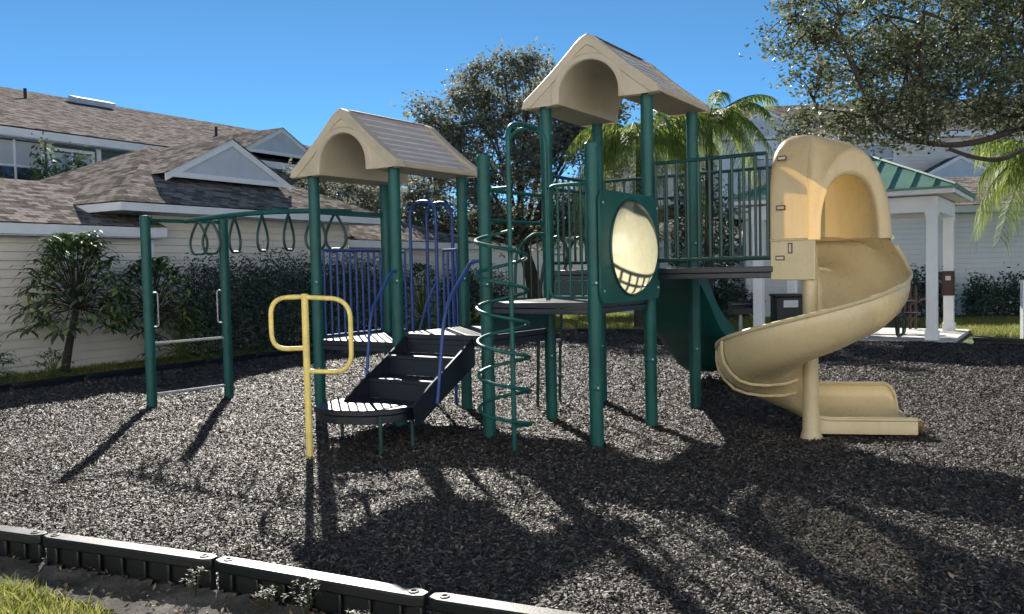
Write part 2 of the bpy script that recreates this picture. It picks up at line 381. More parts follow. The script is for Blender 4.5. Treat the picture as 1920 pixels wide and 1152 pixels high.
def finger_plant(name, label, base, h, spread, nleaf, fingers=11, fl=.34, trunk=None, group=None, hz=.55):
    """shrub whose long stalks end in drooping fans of finger leaves"""
    t = thing(name, label, 'plant', base, group); V = []; F = []; m = MB(); b = Vector(base)
    crown = trunk[-1] if trunk else b+Vector((0, 0, h*.15)); crown = Vector(crown)
    if trunk: m.tube(catmull(trunk, 5), [.085-.03*i/(5*(len(trunk)-1)) for i in range(5*(len(trunk)-1)+1)], 8)
    for k in range(nleaf):
        az = k*2.39996+random.uniform(-.3, .3); u = (k+.5)/nleaf
        el = R(82)*(1-u**.9)-R(22)*u; d = Vector((math.cos(az)*math.cos(el), math.sin(az)*math.cos(el), math.sin(el)))
        Ls = spread*random.uniform(.7, 1.05)*(1-.15*math.sin(max(el, 0)))
        zmax = h*hz
        tip = crown + Vector((d.x*Ls, d.y*Ls, d.z*zmax)); mid = crown.lerp(tip, .55)+Vector((0, 0, .13*spread))
        m.tube([crown, mid, tip], [.012, .009, .005], 4, cap=False)
        out_d = Vector((d.x, d.y, 0)).normalized()
        side = Vector((0, 0, 1)).cross(out_d)
        for j in range(fingers):
            a = (j/(fingers-1)-.5)*R(230)
            fd = (out_d*math.cos(a)+side*math.sin(a)+Vector((0, 0, .75*max(0, d.z)*math.cos(a)+random.uniform(-.1, .35)))).normalized()
            l = fl*random.uniform(.55, 1.2)*(1-.25*abs(a)/R(115)); w = fd.cross(Vector((0, 0, 1))).normalized()*l*.10
            p0 = tip; p1 = tip+fd*l*.45+Vector((0, 0, .02*l)); p2 = tip+fd*l*.82+Vector((0, 0, -.15*l)); p3 = tip+fd*l*1.0+Vector((0, 0, -.38*l))
            o = len(V); V += [p0-w*.3, p0+w*.3, p1+w, p1-w, p2+w*.8, p2-w*.8, p3]
            F += [(o, o+1, o+2), (o, o+2, o+3), (o+3, o+2, o+4), (o+3, o+4, o+5), (o+5, o+4, o+6)]
    # one loose piece per leaf fan
    np_mesh('leaves', [tuple(v) for v in V], F, 'finger_leaf', t, base); m.build('stem', 'bark' if trunk else 'stem_green', t)
    return t
def bush(name, label, base, dims, axis, leafmat, n, leafsize, group=None, cat='hedge', spiky=0):
    t = thing(name, label, cat, base, group); ax = np.array([axis[0], axis[1], 0.]); ay = np.array([-axis[1], axis[0], 0.])
    p = rng.uniform(-1, 1, (n, 3)); r = np.max(np.abs(p[:, :2]), axis=1); keep = (rng.uniform(size=n) < .35+.65*np.maximum(r, p[:, 2])**2); p = p[keep]
    top = dims[2]*(1+.10*np.sin(p[:, 0]*7)+.08*np.sin(p[:, 0]*17+1)+.06*np.sin(p[:, 1]*9))
    zz = (p[:, 2]*.5+.5)**.8*top + np.abs(rng.normal(size=len(p)))*spiky*(p[:, 2] > .75)
    C = np.array(base) + ax*(p[:, :1]*dims[0]/2) + ay*(p[:, 1:2]*dims[1]/2*(1-.15*p[:, 2:3])) + np.array([0, 0, 1])*zz[:, None]
    C += rng.normal(size=C.shape)*.05
    V, F = leaf_cloud(C, leafsize, .34, -.25 if spiky else 0)
    np_mesh('foliage', V, F, leafmat, t, base)
    m = MB()
    for k in range(max(3, int(dims[0]*3))):
        q = np.array(base)+ax*random.uniform(-.42, .42)*dims[0]+ay*random.uniform(-.2, .2)*dims[1]
        m.tube([q, q+np.array([random.uniform(-.1, .1), 0, dims[2]*.4]), q+np.array([random.uniform(-.2, .2), 0, dims[2]*.85])], [.02, .014, .006], 5)
    m.build('stem', 'bark', t); return t

# ------------------------------------------------------------------ camera, sky, sun
H = 1.64; pitch = R(-2.4); roll = R(1.29)
fwd = Vector((0, math.cos(pitch), math.sin(pitch))); up = Vector((0, -math.sin(pitch), math.cos(pitch))); rt = Vector((1, 0, 0))
rt2 = rt*math.cos(roll) - up*math.sin(roll); up2 = rt*math.sin(roll) + up*math.cos(roll)
cam = bpy.data.cameras.new('camera'); cam.lens = 30.6; cam.sensor_width = 36; cam.clip_end = 2000; cam.clip_start = .05
co = bpy.data.objects.new('camera', cam); COL.objects.link(co)
M = Matrix((rt2, up2, -fwd)).transposed().to_4x4(); M.translation = (0, 0, H); co.matrix_world = M
S.camera = co
SUN_AZ, SUN_EL = R(-13), R(29.2)
sd = Vector((math.sin(SUN_AZ)*math.cos(SUN_EL), math.cos(SUN_AZ)*math.cos(SUN_EL), math.sin(SUN_EL)))
sun = bpy.data.lights.new('sun', 'SUN'); sun.energy = 3.1; sun.angle = R(.5); sun.color = (1, .94, .84)
so = bpy.data.objects.new('sun', sun); COL.objects.link(so); so.rotation_euler = sd.to_track_quat('Z', 'Y').to_euler(); so.location = (0, 0, 30)
W = bpy.data.worlds.new('World'); S.world = W; W.use_nodes = True; nt = W.node_tree; nt.nodes.clear()
sky = nt.nodes.new('ShaderNodeTexSky'); sky.sky_type = 'NISHITA'; sky.sun_disc = False; sky.sun_elevation = SUN_EL; sky.sun_rotation = SUN_AZ % (2*PI)
sky.air_density = .6; sky.dust_density = 0; sky.ozone_density = 10; sky.altitude = 3000
hs = nt.nodes.new('ShaderNodeHueSaturation'); hs.inputs['Saturation'].default_value = 1.0; hs.inputs['Hue'].default_value = .478; hs.inputs['Value'].default_value = 1.02; hs.inputs['Saturation'].default_value = .96
bg = nt.nodes.new('ShaderNodeBackground'); bg.inputs[1].default_value = .05; wo = nt.nodes.new('ShaderNodeOutputWorld')
nt.links.new(sky.outputs[0], hs.inputs['Color']); nt.links.new(hs.outputs[0], bg.inputs[0]); nt.links.new(bg.outputs[0], wo.inputs[0])
S.view_settings.view_transform = 'Standard'; S.view_settings.look = 'None'; S.view_settings.exposure = 1.7; S.view_settings.gamma = 1
S.cycles.use_denoising = True; S.cycles.max_bounces = 8; S.cycles.transparent_max_bounces = 8; S.cycles.sample_clamp_indirect = 8

# ------------------------------------------------------------------ ground, mulch
g = MB().add([(-600, -80, -.05), (600, -80, -.05), (600, 900, -.05), (-600, 900, -.05)], [(0, 1, 2, 3)]).build('ground', 'ground', smooth=0); kind(g, 'structure')
BED = [(-3.75, 5.40), (-2.66, 4.93), (-1.5, 4.44), (-.38, 3.87), (.72, 3.37), (3.4, 2.1), (9, 1.2), (15, 6), (14.5, 13.3), (9.7, 16.5), (8.35, 17.4), (6.6, 18.5), (3.6, 21.2), (1.3, 22.5), (-1.6, 21.9), (-3.2, 20.3), (-4.48, 18.15), (-7.58, 12.8), (-8.0, 10.2), (-6.6, 7.2), (-4.7, 5.85)]
def inside(px, py, poly):
    c = np.zeros(np.shape(px), bool); n = len(poly)
    for i in range(n):
        (x0, y0), (x1, y1) = poly[i], poly[(i+1) % n]
        if y0 != y1: c ^= ((y0 > py) != (y1 > py)) & (px < (x1-x0)*(py-y0)/(y1-y0)+x0)
    return c
def hgt(x, y):
    """gentle heaps of the loose mulch"""
    return .018*np.sin(x*2.1+.6*np.sin(y*1.3))*np.sin(y*1.7+.8) + .010*np.sin(x*5.3+y*3.1) + .006*np.sin(x*11+2*np.sin(y*9)) - .004 - .035*np.exp(-((x-4.1)**2+(y-8.35)**2)/.25) - .03*np.exp(-((x+1.45)**2+(y-7.35)**2)/.18) - .03*np.exp(-((x+2.15)**2+(y-7.75)**2)/.05)
def build_mulch():
    import bmesh
    xs = np.arange(-9, 15.5, .11); ys = np.arange(1, 23, .11)
    X, Y = np.meshgrid(xs, ys); Z = hgt(X, Y)+rng.normal(size=X.shape)*.004
    # slope down under the ground along the rim
    V = np.stack([X, Y, Z], -1).reshape(-1, 3); nx = len(xs); I = inside(X, Y, BED)
    ok = I[:-1, :-1] & I[1:, :-1] & I[:-1, 1:] & I[1:, 1:]
    j, i = np.nonzero(ok); a = j*nx+i
    F = np.stack([a, a+1, a+1+nx, a+nx], 1)
    used, inv = np.unique(F, return_inverse=True)
    o = np_mesh('mulch_bed', V[used], inv.reshape(-1, 4), 'mulch', smooth=True); kind(o, 'structure')
    # a skirt sheet right up to the border timbers
    s = MB().prism([(x, y) for x, y in BED], -.046, -.030).build('mulch_base', 'mulch', smooth=0); kind(s, 'structure')
    # loose chips
    N = 1900000; Yp = 1.2+rng.uniform(size=N)**1.0*21.5; Xp = rng.uniform(-9, 15, N)
    dens = np.minimum(1, (5.2/Yp)**1.15)
    vis = (np.abs(Xp-.0) < .66*Yp+1.0)
    k = (rng.uniform(size=N) < dens) & inside(Xp, Yp, BED) & vis & (Yp > 2.6)
    Xp, Yp = Xp[k], Yp[k]; n = len(Xp)
    sc = 1+np.clip((Yp-6)/14, 0, 1)*1.0
    L = rng.uniform(.010, .045, n)**1.0*sc; Wd = rng.uniform(.005, .014, n)*sc; T = rng.uniform(.003, .009, n)*sc
    yaw = rng.uniform(0, 2*PI, n); el = rng.normal(size=n)*.38; ro = rng.normal(size=n)*.55
    d = np.stack([np.cos(yaw)*np.cos(el), np.sin(yaw)*np.cos(el), np.sin(el)], 1)
    s0 = np.stack([-np.sin(yaw), np.cos(yaw), 0*yaw], 1); u0 = np.cross(d, s0)
    sde = s0*np.cos(ro)[:, None]+u0*np.sin(ro)[:, None]; nrm = np.cross(d, sde)
    C = np.stack([Xp, Yp, hgt(Xp, Yp)+rng.uniform(.002, .022, n)], 1)
    L, Wd, T = L[:, None], Wd[:, None], T[:, None]; tp = rng.uniform(.3, 1, (n, 1))
    V = np.stack([C-d*L*.5-sde*Wd*.5, C-d*L*.5+sde*Wd*.5, C+d*L*.5+sde*Wd*.5*tp, C+d*L*.5-sde*Wd*.5*tp, C-d*L*.05+nrm*T+sde*Wd*.1], 1).reshape(-1, 3)
    i5 = np.arange(n)[:, None]*5
    F = np.concatenate([i5+np.array([[0, 1, 4]]), i5+np.array([[1, 2, 4]]), i5+np.array([[2, 3, 4]]), i5+np.array([[3, 0, 4]])], 1).reshape(-1, 3)
    o = np_mesh('mulch_chips', V, F, 'mulch_chip'); kind(o, 'stuff'); print('chips', n)
build_mulch()

def fallen():
    n = 420; y = 3.6+rng.uniform(size=n)**1.4*16; x = rng.uniform(-.6, .6, n)*y*1.05; k = inside(x, y, BED); x, y = x[k], y[k]
    V, F = leaf_cloud(np.stack([x, y, hgt(x, y)+.028], 1), .05, .45, 0, 3); kind(np_mesh('fallen_leaves', V, F, 'litter'), 'stuff')
fallen()

# sandy strip outside the near border, with leaf litter and grass
def sand_strip():
    P = [(-4.6, 5.85), (-3.78, 5.33), (-2.68, 4.86), (-1.54, 4.37), (-.40, 3.80), (.70, 3.30), (1.8, 2.8), (1.2, 1.6), (-.6, 2.6), (-1.15, 3.2), (-1.6, 3.75), (-2.02, 4.14), (-2.7, 4.52), (-3.3, 4.82), (-4.6, 5.5)]
    xs = np.arange(-5, 2.2, .04); ys = np.arange(1.4, 6, .04); X, Y = np.meshgrid(xs, ys)
    Z = .050+.018*np.sin(X*3+Y*2)*np.sin(Y*4)+rng.normal(size=X.shape)*.005
    V = np.stack([X, Y, Z], -1).reshape(-1, 3); nx = len(xs); I = inside(X, Y, P)
    ok = I[:-1, :-1] & I[1:, :-1] & I[:-1, 1:] & I[1:, 1:]; j, i = np.nonzero(ok); a = j*nx+i
    F = np.stack([a, a+1, a+1+nx, a+nx], 1); used, inv = np.unique(F, return_inverse=True)
    kind(np_mesh('sand_strip', V[used], inv.reshape(-1, 4), 'sand', smooth=True), 'structure')
    N = 9000; Xp = rng.uniform(-5, 2, N); Yp = rng.uniform(1.6, 6, N); k = inside(Xp, Yp, P); Xp, Yp = Xp[k], Yp[k]
    C = np.stack([Xp, Yp, .058+.018*np.sin(Xp*3+Yp*2)*np.sin(Yp*4)+rng.uniform(0, .012, len(Xp))], 1)
    V, F = leaf_cloud(C, .032, .42, 0, 2.5); kind(np_mesh('leaf_litter', V, F, 'litter'), 'stuff')
    tf = MB().prism([(-4.7, 5.6), (-3.3, 4.80), (-2.7, 4.50), (-2.02, 4.12), (-1.6, 3.73), (-1.15, 3.18), (-.6, 2.58), (-.9, 1.9), (-4.7, 1.9)], -.04, .035).build('turf', 'ground', smooth=0); kind(tf, 'structure')
sand_strip()
def grass(name, x0, x1, y0, y1, n, hh, poly=None, z=-.05, dens=None):
    X = rng.uniform(x0, x1, n); Y = rng.uniform(y0, y1, n)
    if poly is not None: k = inside(X, Y, poly); X, Y = X[k], Y[k]
    cl = np.sin(X*7+1.3*np.sin(Y*5))*np.sin(Y*6.1)+rng.normal(size=len(X))*.7; k = cl > -.6; X, Y = X[k], Y[k]; n = len(X)
    h = hh*rng.uniform(.5, 1.4, n); yaw = rng.uniform(0, 2*PI, n); w = hh*rng.uniform(.045, .09, n); ln = rng.normal(size=(n, 2))*h[:, None]*.45
    b = np.stack([X, Y, np.full(n, z)], 1); s = np.stack([np.cos(yaw), np.sin(yaw), 0*yaw], 1)*w[:, None]
    m = b+np.stack([ln[:, 0]*.35, ln[:, 1]*.35, h*.6], 1); t = b+np.stack([ln[:, 0], ln[:, 1], h], 1)
    V = np.stack([b-s, b+s, m+s*.7, m-s*.7, t], 1).reshape(-1, 3); i = np.arange(n)[:, None]*5
    F = np.concatenate([i+np.array([[0, 1, 2]]), i+np.array([[0, 2, 3]]), i+np.array([[3, 2, 4]])], 1).reshape(-1, 3)
    kind(np_mesh(name, V, F, 'grass_blade'), 'stuff')
grass('foreground_grass', -4.2, -.6, 2.2, 5.2, 60000, .075, [(-4.6, 5.5), (-3.2, 4.8), (-2.68, 4.52), (-2.0, 4.08), (-1.6, 3.7), (-1.15, 3.15), (-.6, 2.6), (-1.2, 2.0), (-4.6, 2.0)], z=.03)
grass('side_grass', -10.5, -3.4, 9, 23, 60000, .07, [(-4.9, 18.2), (-7.95, 12.9), (-8.5, 10), (-10.5, 11), (-9.6, 14.8), (-7.2, 18.9), (-4.4, 23.4), (-3.4, 21)])
grass('gazebo_grass', 9, 17, 14, 25, 70000, .10, [(10.3, 17.0), (14.6, 14.2), (17, 16), (16, 24.5), (10.8, 25)])
grass('back_grass', -4, 9, 21, 42, 120000, .11, [(-3, 22.3), (1.3, 22.9), (4, 21.5), (6.5, 20.5), (6.5, 22.5), (8.5, 27), (4.5, 28), (6.5, 42), (-4, 42)])

# ------------------------------------------------------------------ border timbers
def timber(p0, p1, z0, z1, label, group, w=.10, detail=True):
    p0 = Vector((*p0, 0)); p1 = Vector((*p1, 0)); d = (p1-p0); Ln = d.length-.02; d.normalize(); s = Vector((-d.y, d.x, 0)); c = (p0+p1)/2
    t = thing('border_timber', label, 'timber', (c.x, c.y, z0), group)
    m = MB(); hl = Ln/2; hw = w/2
    poly = [(-hl, -hw*.55), (-hl+.05, -hw), (hl-.05, -hw), (hl, -hw*.55), (hl, hw*.55), (hl-.05, hw), (-hl+.05, hw), (-hl, hw*.55)]
    wp = [((c+d*a+s*b).x, (c+d*a+s*b).y) for a, b in poly]
    m.prism(wp, z1-.055, z1)
    m.box(c+Vector((0, 0, (z0+z1-.055)/2)), (Ln-.03, w*.45, z1-.055-z0), d)
    bevel(m.build('body', 'timber_plastic', t), .008, 2)
    if detail:
        k = 7
        for i in range(k):
            r = MB(); q = c+d*((i+.5)/k-.5)*Ln*.94
            for sg in (-1, 1):
                qq = q+s*sg*w*.36; r.box(qq+Vector((0, 0, (z0+z1-.055)/2+.01)), (.02, w*.20, z1-.075-z0), d)
                qq = q+s*sg*w*.30; r.box(qq+Vector((0, 0, z0+.035)), (.085, w*.30, .05), d)
            bevel(r.build('rib', 'timber_plastic', t), .006, 2)
        for e in (-1, 1):
            q = c+d*e*(hl-.07)
            MB().lathe((q.x, q.y, z1-.006), [(.024, 0), (.024, .011), (.014, .012), (.013, .004)], 14).build('stake_cap', 'black_metal', t)
    return t
NG = 'plastic border timbers along the near edge'
PT = [(-3.78, 5.36), (-2.68, 4.89), (-1.54, 4.40), (-.40, 3.83), (.70, 3.33), (1.80, 2.83)]
NL = ['black plastic border timber cut by the left edge of the photo, nearest the grass', 'first full length black border timber from the left, glaring white on top',
      'black border timber in front of the yellow loops, half glare and half shadow', 'shaded dark green border timber at the bottom edge with a round stake cap', 'last border timber towards the bottom right, below the frame']
for i in range(4): timber(PT[i], PT[i+1], .0, .205, NL[i], NG)
def run(pts, n, lab, grp):
    pts = [Vector((*p, 0)) for p in pts]; tot = sum((pts[i+1]-pts[i]).length for i in range(len(pts)-1))
    def at(s):
        for i in range(len(pts)-1):
            l = (pts[i+1]-pts[i]).length
            if s <= l+1e-6: return pts[i].lerp(pts[i+1], s/l)
            s -= l
        return pts[-1]
    for k in range(n):
        a = at(tot*k/n); b = at(tot*(k+1)/n); timber((a.x, a.y), (b.x, b.y), -.04, .12, lab(k), grp, .10, False)
ORD = ['first', 'second', 'third', 'fourth', 'fifth', 'sixth', 'seventh', 'eighth', 'ninth', 'tenth', 'eleventh', 'twelfth']
run([(-8.06, 11.9), (-7.62, 12.85), (-4.50, 18.2)], 6, lambda k: f'{ORD[k]} black border timber from the left photo edge, along the hedge side of the mulch', 'border timbers along the house side')
run([(-4.50, 18.2), (-3.2, 20.35), (-1.6, 21.95)], 4, lambda k: f'{ORD[k]} far border timber after the yellow loops, low behind the stairs', 'border timbers behind the stairs')
run([(-1.6, 21.95), (1.3, 22.55), (3.6, 21.25)], 5, lambda k: f'{ORD[k]} far border timber before the lit lawn, counted from the left', 'border timbers before the lawn')
run([(3.6, 21.25), (6.6, 18.55)], 3, lambda k: f'{ORD[k]} far border timber behind the spiral slide, counted from the left', 'border timbers behind the spiral slide')
run([(9.0, 17.0), (9.75, 16.55), (12.2, 14.95)], 3, lambda k: f'{ORD[k]} border timber right of the pavilion slab, counted from the pavilion', 'border timbers beside the pavilion')

# ------------------------------------------------------------------ play structure
PS = thing('play_structure', 'green and tan playground with two roofed towers, stairs and a spiral slide on dark mulch', 'playground', (.4, 9.2, 0))
V3 = Vector
O = V3((-.25, 8.60, 0)); P = V3((.752, 7.91, 0)); E = V3((.413, 9.55, 0)); F = V3((1.415, 8.93, 0)); G = V3((2.09, 9.965, 0)); Hb = V3((1.08, 10.62, 0))
A = V3((-2.22, 9.93, 0)); B = V3((-1.22, 9.27, 0)); Cc = V3((-.56, 10.27, 0)); D = V3((-1.56, 10.93, 0))
L1 = V3((-4.637, 11.095, 0)); L2 = V3((-3.928, 11.95, 0))
u = (P-O).normalized(); v = (G-F).normalized()
ZT, ZM, ZH, ZB = .90, 1.0, 1.33, 1.63
def Z(p, z): return V3((p.x, p.y, z))
def post(p, h, cap=True):
    o = MB().lathe((p.x, p.y, -.15), [(.0635, 0), (.0635, h+.15)], 22).build('post', 'green_paint', PS)
    if cap: MB().lathe((p.x, p.y, h-.012), [(.0675, 0), (.0675, .03), (.058, .042), (.02, .047)], 22).build('post_cap', 'green_paint', o)
    for zc in (.35, .98):      # bolted clamp bands
        if h > 2.5:
            q = V3((p.x+.012, p.y-.062, h*zc*.55+.03)); MB().tube([q, q+V3((.001, -.008, 0))], .010, 8).build('bolt', 'galvanised', o)
            m = MB().lathe((p.x, p.y, h*zc*.55), [(.0645, 0), (.0665, .004), (.0665, .05), (.0645, .054)], 22); m.build('clamp', 'green_paint', o)
    return o
for p_, h_ in ((A, 2.84), (B, 2.84), (Cc, 2.84), (D, 2.84), (E, 3.48), (F, 3.48), (G, 3.48), (Hb, 3.48)): post(p_, h_, False)
for p_, h_ in ((O, 2.75), (P, 2.75), (L1, 2.41), (L2, 2.41)): post(p_, h_)
def deck(pts, z, th=.055, lip=.11, name='deck'):
    ct = sum((V3((p.x, p.y, 0)) for p in pts), V3((0, 0, 0)))/len(pts)
    pp = [(p.x, p.y) for p in pts]; m = MB().prism(pp, z-th, z)
    n = len(pp)
    for i in range(n):
        a = V3((*pp[i], 0)); b = V3((*pp[(i+1) % n], 0)); dd = (b-a).normalized(); nn = V3((-dd.y, dd.x, 0)); 
        if nn.dot(ct-(a+b)/2) < 0: nn = -nn
        m.box((a+b)/2+nn*.013+V3((0, 0, z-th-.002-(lip-th)/2)), ((b-a).length-.03, .02, lip-th), dd)
    return bevel(m.build(name, 'deck_coating', PS), .006, 2)
deck([A, B, Cc, D], ZT); deck([B, O, E, Cc], ZM); deck([O, P, F, E], ZH); deck([E, F, G, Hb], ZB)
deck([F+u*.07, F+u*1.27, G+u*1.27, G+u*.07], ZB-.004)
def riser(a, b, z0, z1, mat='dark_green_paint'):
    d = (b-a).normalized(); MB().box((a+b)/2+V3((0, 0, (z0+z1)/2)), ((b-a).length-.13, .02, z1-z0), d).build('riser_panel', mat, PS)
riser(E, F, ZH+.004, ZB-.115); riser(O, E, ZM+.004, ZH-.115); riser(B, Cc, ZT+.004, ZM-.115)
def barrier(a, b, z0, z1, n, mat, r=.0145, rr=.019, inset=.0, ends=True, name='barrier', midrail=None):
    d = (b-a).normalized(); a2 = a+d*inset; b2 = b-d*inset
    o = MB().tube([Z(a2, z1), Z(b2, z1)], rr, 10).build(name, mat, PS)
    MB().tube([Z(a2, z0), Z(b2, z0)], rr, 10).build('bottom_rail', mat, o)
    if midrail: MB().tube([Z(a2, midrail), Z(b2, midrail)], rr*.9, 10).build('middle_rail', mat, o)
    for k in range(n):
        q = a2.lerp(b2, (k+(0 if ends else .5))/((n-1) if ends else n)) if n > 1 else (a2+b2)/2
        MB().tube([Z(q, z0), Z(q, z1)], r, 8).build('baluster', mat, o)
    return o
barrier(A, D, ZT+.03, 1.92, 10, 'blue_paint', inset=.12)
MB().box((A*.5+D*.5)+V3((0, 0, 2.365)), ((D-A).length-.1, .03, .05), (D-A)).build('top_beam', 'green_paint', PS)
# gateway of two hoops on the back of the low tower
dc = (Cc-D).normalized(); g0 = D+dc*.40; g1 = D+dc*.80; bk = V3((-dc.y, dc.x, 0)); bk = bk if bk.y > 0 else -bk
barrier(D, g0, ZT+.03, 1.90, 3, 'blue_paint', inset=.1); barrier(g1, Cc, ZT+.03, 1.90, 4, 'blue_paint', inset=.1)
for off in (.0, .32):
    a_ = g0+bk*off; b_ = g1+bk*off
    zb = ZT if off == 0 else -.05
    MB().tube(rounded([Z(a_, zb), Z(a_, 2.5), Z(b_, 2.5), Z(b_, zb)], .20, 8), .021, 10).build('gate_hoop', 'blue_paint', PS)
for k in range(3):
    zz = .22+k*.27; MB().tube([Z(g0+bk*.32, zz), Z(g1+bk*.32, zz)], .016, 8).build('rung', 'blue_paint', PS)
MB().tube([Z(g1, 1.55), Z(g1-dc*.13-bk*.06, 1.25), Z(g1-dc*.22-bk*.1, ZT)], .016, 8).build('brace', 'blue_paint', PS)
# guard of the high deck
barrier(E, Hb, ZB+.08, 2.67, 9, 'dark_green_paint', inset=.09, name='barrier', midrail=2.53)
barrier(Hb, G, ZB+.08, 2.69, 9, 'dark_green_paint', inset=.09)
barrier(F+u*.03, F+u*1.29, ZB+.08, 2.69, 11, 'dark_green_paint', inset=.06)
barrier(G+u*.03, G+u*1.29, ZB+.08, 2.69, 11, 'dark_green_paint', inset=.06)
for z_ in (2.14, 2.44): MB().tube([Z(O+v*.06, z_), Z(E-v*.06, z_)], .019, 10).build('guard_rail', 'green_paint', PS)
# coil climber side: arch, rails and thin bars
op = u; q0 = O+op*.30; q1 = O+op*.72
MB().tube(rounded([Z(q0, ZH), Z(q0, 2.98), Z(q1, 2.98), Z(q1, ZH+.02)], .2, 8), .021, 10).build('gate_hoop', 'green_paint', PS)
o = MB().tube(rounded([Z(P-op*.06, 2.42), Z(q1+op*.02, 2.42), Z(q1+op*.02, ZH+.05), Z(P-op*.06, ZH+.05)], .09, 6), .017, 10).build('barrier', 'green_paint', PS)
for k in range(3):
    q = q1.lerp(P, (k+1)/4); MB().tube([Z(q, ZH+.05), Z(q, 2.42)], .011, 8).build('baluster', 'green_paint', o)
MB().tube([Z(O+op*.07, 2.44), Z(q0, 2.44)], .017, 8).build('guard_rail', 'green_paint', PS)
# coil climber
pc = V3((-.005, 7.84, 0)); cc_ = V3((-.085, 7.96, 0))
cl = MB().tube(rounded([Z(pc, -.1), Z(pc, 2.95), Z(pc+v*.30, 2.98), Z(pc+v*.52, 2.97)], .22, 10), .022, 12).build('coil_climber', 'green_paint', PS)
pts = []; turns = 6.05; zt, zb_ = 2.02, .16
for i in range(int(turns*28)+1):
    s = i/(turns*28); a_ = R(60)+s*turns*2*PI; pts.append((cc_.x+.235*math.cos(a_), cc_.y+.235*math.sin(a_), zt+(zb_-zt)*s))
MB().tube(pts, .0165, 9).build('coil', 'green_paint', cl)
# arch climber and hoop handle at the back left
aw = (Hb-E).normalized(); s0 = E+aw*.52; s1 = E+aw*1.06
ac = None
for q in (s0, s1):
    pp = catmull([Z(q, 1.66), Z(q-u*.10, 1.98), Z(q-u*.27, 1.96), Z(q-u*.40, 1.55), Z(q-u*.46, .9), Z(q-u*.50, -.1)], 7)
    if ac is None: ac = MB().tube(pp, .019, 8).build('arch_climber', 'dark_green_paint', PS); pa = pp
    else: MB().tube(pp, .019, 8).build('side_rail', 'dark_green_paint', ac); pb = pp
for k in (12, 17, 21, 25, 29, 32): MB().tube([pa[k], pb[k]], .015, 8).build('rung', 'galvanised', ac)
hp = E-v*.07
hh = MB().tube(catmull([Z(hp, 2.03), Z(hp-u*.10-v*.1, 2.02), Z(hp-u*.21-v*.22, 1.86), Z(hp-u*.23-v*.26, 1.6), Z(hp-u*.23-v*.26, 1.34)], 7), .017, 8).build('hoop_handle', 'green_paint', PS)
for k in range(3): 
    q = hp-u*(.06+.055*k)-v*(.06+.06*k); MB().tube([Z(q, 1.34), Z(q, 2.0-.05*k)], .009, 6).build('bar', 'dark_green_paint', hh)
# bubble window panel between the two right-hand posts
def bubble_panel():
    n = 64; d = (F-P).normalized(); nrm = V3((d.y, -d.x, 0)); 
    if nrm.x < 0: nrm = -nrm
    c = (P+F)/2 + nrm*.085; zc = 1.835; hw = .655; hh_ = .515; r = .445; rc = .07
    def at(a_, b_, off): return c + d*a_ + nrm*off + V3((0, 0, zc+b_))
    outer = []; inner = []
    for k in range(n):
        t = 2*PI*k/n; ct, st = math.cos(t), math.sin(t)
        s = min((hw)/max(abs(ct), 1e-6), (hh_)/max(abs(st), 1e-6)); x, y = ct*s, st*s
        if abs(x) > hw-rc and abs(y) > hh_-rc:
            cx, cy = math.copysign(hw-rc, x), math.copysign(hh_-rc, y); dx, dy = x-cx, y-cy; l = math.hypot(dx, dy); x, y = cx+dx/l*rc, cy+dy/l*rc
        outer.append((x, y)); inner.append((r*ct, r*st))
    rows = [[at(x, y, .011) for x, y in inner], [at(x, y, .011) for x, y in outer], [at(x, y, -.011) for x, y in outer], [at(x, y, -.011) for x, y in inner]]
    m = MB().grid(rows+[rows[0]], closed=True); pn = m.build('window_panel', 'green_paint', PS)
    ring = MB().tube([at((r+.012)*math.cos(2*PI*k/n), (r+.012)*math.sin(2*PI*k/n), .013) for k in range(n)], .014, 8, closed=True).build('window_ring', 'dark_green_paint', pn)
    rows = []
    for j in range(13):
        f = j/12*PI/2*.9995; rows.append([at(r*math.cos(f)*math.cos(2*PI*k/n), r*math.cos(f)*math.sin(2*PI*k/n), .20*math.sin(f)) for k in range(n)])
    MB().grid(rows, closed=True).build('bubble_window', 'bubble_plastic', pn)
    for x, y in ((-.6, .40), (-.6, -.40), (.6, .40), (.6, -.40)):
        q = at(x, y, .012); MB().tube([q, q+nrm*.008], .011, 8).build('bolt', 'galvanised', pn)
    return pn
bubble_panel()
# ring trek
e0 = (L1+L2)/2; e1 = (A+D)/2
rb = None
bow = V3((.12, -.45, 0))
bp = [Z(e0.lerp(e1, t)+bow*(4*t*(1-t)), 2.385+.02*math.sin(PI*t)) for t in [i/24 for i in range(25)]]
rt_ = MB().tube(bp, .03, 10).build('ring_beam', 'green_paint', PS)
MB().tube([Z(L1, 2.385), Z(L2, 2.385)], .022, 10).build('end_bar', 'green_paint', PS)
bd = (e1-e0).normalized(); bs = V3((-bd.y, bd.x, 0))
for k, s in enumerate((.09, .175, .325, .49, .64, .79, .905)):
    q = e0.lerp(e1, s)+bow*(4*s*(1-s)); wd = bd if k in (0, 1, 5, 6) else V3((.16, .98, 0)).normalized()
    zt_ = 2.37; prof = [(.0, 0), (.045, -.06), (.115, -.18), (.145, -.29), (.125, -.38), (.07, -.425), (0, -.425)]
    L_ = [q+wd*a_+V3((0, 0, zt_+b_)) for a_, b_ in prof]; R_ = [q-wd*a_+V3((0, 0, zt_+b_)) for a_, b_ in prof[::-1]]
    ring = MB().tube(catmull(L_+R_[1:], 4), .0165, 8).build('ring', 'dark_green_paint', rt_)
for z_ in (.155, .81):
    MB().tube([Z(L1, z_), Z(L2, z_)], .017, 10).build('rung', 'galvanised', PS)
ld = (L2-L1).normalized()
